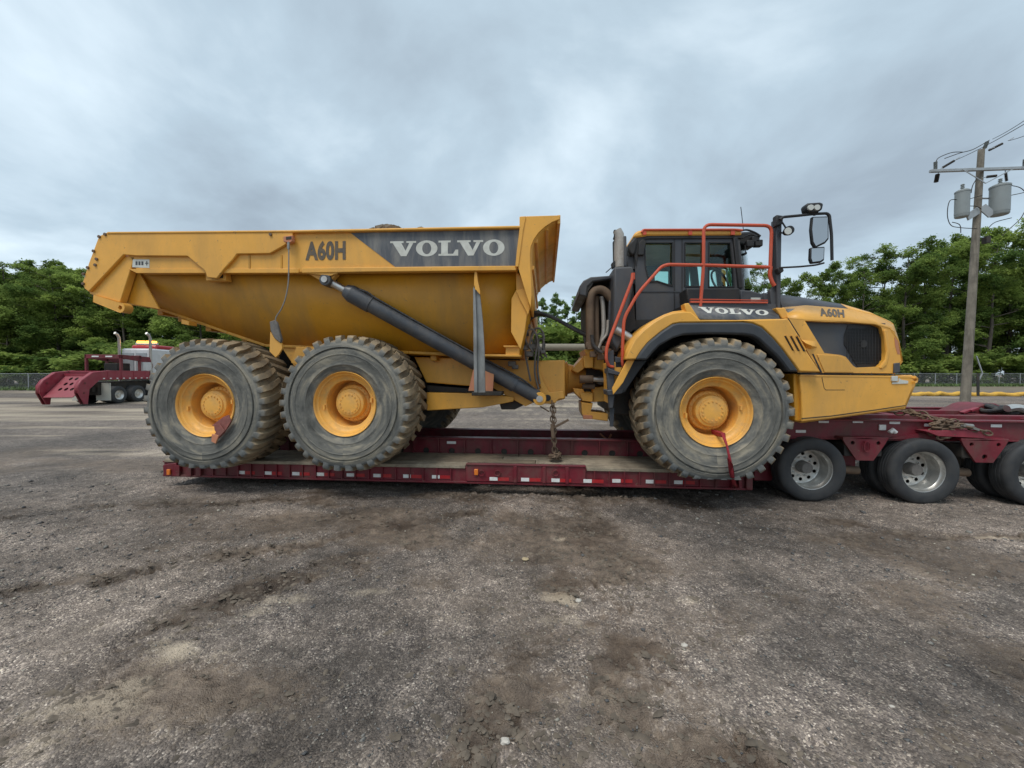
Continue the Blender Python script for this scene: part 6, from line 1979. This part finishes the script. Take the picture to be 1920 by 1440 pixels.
road0 = make_road_wheel()
road0.parent = trailer
for i, x in enumerate(AX):
    MB().tube([(x, YW + .4, WR), (x, 2 * TC - YW - .4, WR)], .065, 12).build('axle', 'dark', trailer)
    if i == 0:
        road0.location = (x, YW + .13, WR - .016); wn_ = road0
    else:
        wn_ = copy_tree(road0, trailer, loc=(x, YW + .13, WR - .016), rot=(0, i * .0, 0))
    copy_tree(road0, trailer, loc=(x, 2 * TC - YW - .13, WR - .016), rot=(0, 0, math.pi))
for x in (AX[0] + .5, AX[1] + .5):
    MB().tube([(x - .1, -.9, .42), (x + .28, -.9, .40)], .06, 12).build('air_bag_arm', 'rust', trailer)
    MB().box(x - .3, x + .4, -.7, .9, .35, .80).build('suspension_box', 'dark', trailer, bevel=.02)

# far hump with a black coil
MB().px([(1800, 777), (1822, 768), (1838, 760), (1852, 756.5), (1868, 756.5), (1885, 765), (1900, 790), (1800, 790)], .6, .5).build('neck_hump', 'maroon', trailer, bevel=.02)
MB().bar(P(1803, 774, .58), P(1815, 769, .58), .08, .03).bar(P(1818, 770, .56), P(1832, 765, .56), .08, .03).build('hump_step', 'pinkred', trailer)
cp_ = []
for i in range(90):
    t = i / 89
    cp_.append(P(1862 + 75 * t, 766 + 6 * t, .45) + Vector((.10 * math.cos(i * .55), .22 * math.sin(i * .55), .05 * math.sin(i * .9))))
tag(MB().tube(cp_, .035, 8).build('air_hose_coil', 'hose'), 'heap of coiled black hose lying over the maroon hump at the right edge', 'hose')
tp3 = [P(1888, 766, .2), P(1905, 764, .2), P(1925, 768, .2), P(1950, 770, .2)]
tag(MB().tube(smoothpath(tp3), .06, 10).build('silver_hose', 'alu'), 'short silvery pipe lying on the coiled black hose at the right edge', 'pipe')


# ---------------------------------------------------------------- chains and straps
def chain(pts, name, label, link=.075, t=.010, mat='rust', jitter=0.0, rr_=random.Random(2)):
    pts = [Vector(p) for p in pts]
    b = MB()
    L = 0
    segs = []
    for i in range(len(pts) - 1):
        segs.append((L, pts[i], pts[i + 1])); L += (pts[i + 1] - pts[i]).length
    s = 0; k = 0
    while s < L:
        for s0, p, q in segs[::-1]:
            if s >= s0:
                break
        d = (q - p); dl = d.length; d = d / dl
        c = p + d * (s - s0) + Vector((rr_.uniform(-1, 1), rr_.uniform(-1, 1), rr_.uniform(-1, 1))) * jitter
        a = Vector((0, 1, 0)) if abs(d.y) < .9 else Vector((1, 0, 0))
        n1 = d.cross(a).normalized(); n2 = d.cross(n1).normalized()
        v = n1 if k % 2 else n2
        b.ring(c, link * .62, t, 10, 5, u=d, v=v, sx=1, sy=.55)
        s += link * .95; k += 1
    o = b.build(name, mat)
    return tag(o, label, 'chain')


c0, c1 = P(1035, 757, -.86), Vector((P(1040, 870, -.9).x, -.9, DT + .03))
chain([c0, P(1036, 800, -.88), c1], 'tie_down_chain', 'hanging tie down chain from the dump truck joint to the trailer deck', .085, .012)
chain([c0 + Vector((.03, .02, -.02)), P(1040, 830, -.9), c1 + Vector((.04, .06, 0))], 'tie_down_chain', 'second chain strand twisted beside the hanging tie down chain', .085, .012)
chain([c1 + Vector((math.cos(i) * .07, math.sin(i) * .09, .02 + .012 * (i % 7))) for i in range(26)], 'chain_pile', 'small heap of chain on the deck under the hanging tie down chain', .08, .011)
lb_ = thing('load_binder', 'rusty lever load binder sticking out of the hanging tie down chain', 'load binder', P(1038, 800, -.9))
MB().bar(P(1038, 802, -.9), P(1066, 787, -.9), .035).build('lever', 'rust', lb_, bevel=.006)
MB().bar(P(1013, 762, -.9), P(1030, 772, -.9), .02).build('binder_hook', 'rust', lb_)
MB().bar(P(1035, 795, -.92), P(1037, 822, -.92), .05).build('binder_body', 'rust', lb_, bevel=.006)
# chains heaped on the axle frame
zf = ft + .05
cps = [P(u, v, y_) for u, v, y_ in ((1672, 772, -.6), (1700, 773, -.7), (1722, 780, -.85), (1745, 786, -1.0), (1765, 792, -1.05), (1782, 796, -1.08), (1798, 797, -1.1), (1815, 801, -1.12), (1835, 808, -1.14), (1852, 812, -1.15))]
chain(cps, 'frame_chain', 'rusty chain draped along the maroon frame above the second trailer wheel', .09, .014, jitter=.015)
chain([p + Vector((.03, .05, .05)) for p in cps[1:7]], 'frame_chain', 'upper strand of the rusty chain lying over the maroon frame', .09, .014, jitter=.03)
chain([P(1765, 788, -1.08) + Vector((.12 * math.sin(i * 1.3), .03 * math.cos(i), -.011 * i)) for i in range(24)], 'chain_bundle', 'bundle of rusty chain hanging down the maroon frame', .09, .014, jitter=.02)
chain([P(1790, 800, -1.15) + Vector((.05 * i, 0, .012 * math.sin(i))) for i in range(5)], 'short_chain', 'short chain end hooked beside the hanging chain bundle', .09, .014)
bn = thing('ratchet_binder', 'long grey ratchet binder in the chain on the maroon frame', 'load binder', P(1800, 797, -1.12))
MB().tube([P(1798, 797, -1.13), P(1823, 799, -1.13)], .03, 10).bar(P(1805, 797, -1.16), P(1835, 806, -1.16), .03).build('binder_barrel', 'steel', bn)

# red strap on the front wheel
st = MB()
sp_ = [P(1358, 812, -1.80), P(1364, 833, -1.92), P(1371, 862, -1.93), P(1376, 890, -1.86), P(1380, 906, -1.70), P(1382, 914, TY - .04)]
sp2 = [P(1351, 812, -1.80), P(1361, 835, -1.92), P(1366, 862, -1.93), P(1368, 888, -1.86), P(1373, 907, -1.70), P(1374, 915, TY - .04)]
b = MB(); b.strip([sp2, sp_]).build
M['strap_red'] = mk('red_webbing', (0.30, 0.02, 0.03), .75, var=.2, vscale=30, bump=.3, bscale=200)
M['strap_faded'] = mk('faded_red_webbing', (0.26, 0.085, 0.07), .8, var=.25, vscale=20, dirt=(.2, .13, .1), damt=.5)
fs_ = thing('ratchet_strap', 'dark red tie down strap running from the front wheel rim to the deck edge', 'strap', P(1378, 912, TY - .04))
MB().strip([sp2, sp_]).build('webbing', 'strap_red', fs_, solid=.012, smooth=60)
w3_ = [P(1364, 858, -1.94), P(1374, 870, -1.95), P(1380, 905, -1.72), P(1386, 914, TY - .06), P(1379, 915, TY - .06), P(1368, 890, -1.88)]
MB().slab(w3_, .012).build('strap_tail', 'strap_red', fs_)
MB().px([(1351, 812), (1360, 812), (1361, 820), (1353, 820)], -1.80, .3).build('strap_hook', 'strap_red', fs_)
# faded strap on the rear wheel
rs_ = thing('faded_strap', 'crumpled faded red strap hooked over the rearmost wheel rim', 'strap', P(415, 800, -1.85))
MB().slab([P(u, v, -1.84) for u, v in ((418, 782), (428, 778), (433, 790), (420, 812), (408, 824), (404, 832), (396, 828), (399, 818), (408, 806), (404, 800), (397, 798))], .02).build('webbing', 'strap_faded', rs_, bevel=.004)
MB().slab([P(u, v, -1.865) for u, v in ((401, 797), (411, 794), (421, 808), (410, 820), (402, 806))], .02).build('strap_fold', 'strap_faded', rs_, bevel=.004)
MB().slab([P(u, v, -1.87) for u, v in ((397, 814), (410, 816), (404, 832), (396, 828))], .02).build('strap_end', 'pink', rs_, bevel=.004)

# ================================================================== DISTANT RED TRACTOR WITH GOOSENECK
GD = 21.5
org = ground_at(146, GD)
org.z = 0
hd = TH + R(90) + R(6)          # heading of the vehicle
SC = 1.05


def veh(name, label, cat):
    e = thing(name, label, cat, org, local=True, rotz=hd)
    e.scale = (SC, SC * .80, SC * .94)
    return e


# local frame: x forward (away), y to the left, near right corner of the tail at the origin
W = 2.5
gn = veh('gooseneck_dolly', 'maroon gooseneck dolly with perforated ramp plate behind the distant red road tractor', 'trailer')
# ramp plate with holes
holes = []
ux, uz = 1.15, 1.15


def ramp(u, v):     # u across 0..1, v up 0..1
    return Vector((.05 + ux * v, .38 + (W - .76) * u, .52 + uz * v))


hb = []
cells = [(-.02, 1.02)]
rm = MB()
# plate as grid with round openings
nu, nv = 5, 4
for i in range(nu):
    for j in range(nv):
        u0, u1, v0, v1 = i / nu, (i + 1) / nu, j / nv, (j + 1) / nv
        cu_, cv_ = (u0 + u1) / 2, (v0 + v1) / 2
        if 1 <= i <= 3 and 1 <= j <= 3:
            n8 = 8
            outer_ = [(u0, v0), (cu_, v0), (u1, v0), (u1, cv_), (u1, v1), (cu_, v1), (u0, v1), (u0, cv_)]
            inner_ = [(cu_ + .30 / nu * math.cos(R(225 + 45 * t)) , cv_ + .30 / nv * math.sin(R(225 + 45 * t))) for t in range(n8)]
            b0_ = len(rm.v)
            rm.v += [tuple(ramp(*q)) for q in outer_] + [tuple(ramp(*q)) for q in inner_]
            rm.f += [(b0_ + t, b0_ + (t + 1) % 8, b0_ + 8 + (t + 1) % 8, b0_ + 8 + t) for t in range(8)]
        else:
            rm.add([ramp(u0, v0), ramp(u1, v0), ramp(u1, v1), ramp(u0, v1)], [(0, 1, 2, 3)])
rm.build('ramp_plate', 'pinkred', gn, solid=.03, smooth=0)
MB().add([ramp(0, 0) + Vector((.5, 0, .1)), ramp(1, 0) + Vector((.5, 0, .1)), ramp(1, 1) + Vector((.3, 0, -.1)), ramp(0, 1) + Vector((.3, 0, -.1))], [(0, 1, 2, 3)]).build('ramp_backing', 'dark', gn)
for side in (0, 1):
    y0 = 0 if side == 0 else W - .26
    # curved side arms
    prof = [(0.0, .75), (.30, .12), (.50, .10), (.62, .95), (1.2, 1.45), (4.6, 1.5), (4.6, 2.0), (1.9, 2.02), (.85, 1.90), (.22, 1.45), (.02, 1.15)]
    pts = [Vector((x_, y0, z_)) for x_, z_ in prof]
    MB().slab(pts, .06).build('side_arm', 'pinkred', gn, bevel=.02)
    MB().slab([p + Vector((0, .20, 0)) for p in pts], .06).build('side_arm', 'maroon', gn)
    top_ = [Vector((x_, 0, z_)) for x_, z_ in ((.02, .75), (.02, 1.15), (.22, 1.45), (.85, 1.90), (1.9, 2.02), (4.6, 2.0))]
    MB().strip([[p + Vector((0, y0, 0)), p + Vector((0, y0 + .26, 0))] for p in top_]).build('arm_cover', 'pinkred', gn, solid=.02)
    for x_, z_ in ((.35, 1.3), (.3, .75)):
        MB().lathe([(0, -.02), (.06, -.02), (.06, 0)], (x_, y0, z_), 10).build('pin_boss', 'maroon', gn)
MB().box(1.2, 1.35, .3, W - .3, 1.70, 1.85).box(1.5, 1.6, .3, W - .3, 1.9, 2.0).build('top_cross_tube', 'pinkred', gn)
for i in range(8):
    MB().box(1.4 + i * .42, 1.52 + i * .42, -.006, .001, 1.52, 1.58).build('white_tape', 'tape_w', gn, smooth=0)
for i in range(4):
    MB().box(1.7 + i * .85, 1.74 + i * .85, -.02, .02, 1.5, 2.0).build('arm_rib', 'pinkred', gn)
# headboard frame
for x_ in (2.6, 3.9):
    for y_ in (.05, W - .17):
        MB().box(x_, x_ + .14, y_, y_ + .12, 2.0, 2.95).build('rack_post', 'maroon', gn, bevel=.01)
for x_ in (2.6, 3.9):
    MB().box(x_, x_ + .16, .05, W - .05, 2.78, 3.02).build('rack_beam', 'maroon', gn, bevel=.01)
for y_ in (.05, W - .17):
    MB().slab([Vector((2.6, y_, 2.80)), Vector((4.7, y_, 2.55)), Vector((4.95, y_, 2.2)), Vector((4.95, y_, 2.45)), Vector((4.7, y_, 2.95)), Vector((2.6, y_, 3.02))], .12).build('rack_rail', 'maroon', gn, bevel=.01)
MB().box(3.0, 3.9, .7, 1.6, 2.0, 2.5).build('winch', 'dark', gn, bevel=.03)
for y_ in (.6, 1.5):
    MB().box(2.585, 2.597, y_, y_ + .45, 2.86, 2.94).build('white_tape', 'tape_w', gn, smooth=0)
MB().box(4.15, 4.75, .0, .2, 2.05, 2.6).build('grey_box', 'white_paint', gn, bevel=.02)
MB().box(4.3, 4.9, .1, W - .1, 1.45, 2.0).build('kingpin_plate', 'maroon', gn, bevel=.02)

tr_ = veh('road_tractor', 'distant red road tractor with white sleeper back, twin exhaust stacks and glowing amber beacons', 'truck')
tr_.location = org + Vector((math.cos(hd), math.sin(hd), 0)) * -1.25 * SC
MB().box(2.7, 12.4, .75, 1.05, .75, 1.05).box(2.7, 12.4, W - 1.05, W - .75, .75, 1.05).build('chassis', 'dark', tr_)
MB().box(2.9, 7.0, .6, W - .6, .55, 1.35).build('drive_box', 'dark', tr_, bevel=.03)
MB().box(6.2, 8.9, .15, W - .15, 1.45, 3.55).build('sleeper', 'white_paint', tr_, bevel=.12)
MB().box(8.9, 11.0, .2, W - .2, 1.35, 3.6).build('cab', 'red_cab', tr_, bevel=.15)
MB().box(6.8, 10.6, .3, W - .3, 3.55, 3.82).build('roof_fairing', 'red_cab', tr_, bevel=.10)
MB().box(8.6, 9.3, .13, W - .13, 1.5, 3.6).build('red_band', 'red_cab', tr_, bevel=.05)
MB().box(6.185, 6.20, .75, 1.25, 1.6, 3.3).build('sleeper_panel_left', 'galv', tr_) if False else None
for y_ in (.5, 1.45):
    MB().box(6.17, 6.20, y_, y_ + .78, 1.6, 3.25).build('rear_panel', 'galv', tr_, bevel=.01)
MB().box(9.3, 10.5, .18, .22, 2.5, 3.2).build('door_window', 'black', tr_)
MB().box(11.0, 13.2, .45, W - .45, 1.2, 2.6).build('engine_hood', 'red_cab', tr_, bevel=.15)
MB().box(6.3, 8.8, .1, .5, .6, 1.3).build('fuel_tank', 'alu', tr_, bevel=.08)
for y_ in (.12, W - .12):
    MB().tube([(6.1, y_, 1.3), (6.1, y_, 4.25), (5.98, y_, 4.45), (5.80, y_, 4.55)], .085, 14).build('exhaust_stack', 'chrome', tr_)
MB().box(6.9, 7.2, .5, W - .5, 3.86, 3.98).build('beacon_bar', 'white_paint', tr_, bevel=.02)
for y_ in (.62, W - 1.22):
    MB().box(6.88, 7.22, y_, y_ + .60, 3.96, 4.12).build('amber_beacon', 'amber', tr_, bevel=.04)
MB().box(11.0, 11.3, -.15, -.05, 2.4, 3.2).build('side_mirror', 'boom', tr_, bevel=.02)
MB().box(3.1, 3.13, .02, .95, .22, 1.28).build('mud_flap', 'flap', tr_)
MB().box(3.1, 3.13, W - .95, W - .02, .22, 1.28).build('mud_flap', 'flap', tr_)


def far_wheel():
    ty = MB().lathe([(.29, -.10), (.33, -.13), (.44, -.13), (.50, -.11), (.53, -.07), (.53, .50), (.50, .54), (.3, .54)], (0, 0, 0), 32)
    rim = MB().lathe([(.30, -.115), (.29, -.10), (.27, -.04), (.22, .0), (.12, .0), (.10, -.08), (0, -.09)], (0, 0, 0), 28)
    w = rim.build('wheel', 'alu', None); o = ty.build('tyre', 'truck_tyre', None); o.parent = w
    return w


fw = far_wheel(); fw.parent = tr_; fw.location = (3.7, .15, .53)
copy_tree(fw, tr_, loc=(3.7, W - .15, .53), rot=(0, 0, math.pi))
for x_ in (5.05, 6.4, 11.9):
    copy_tree(fw, tr_, loc=(x_, .15, .53))
    copy_tree(fw, tr_, loc=(x_, W - .15, .53), rot=(0, 0, math.pi))
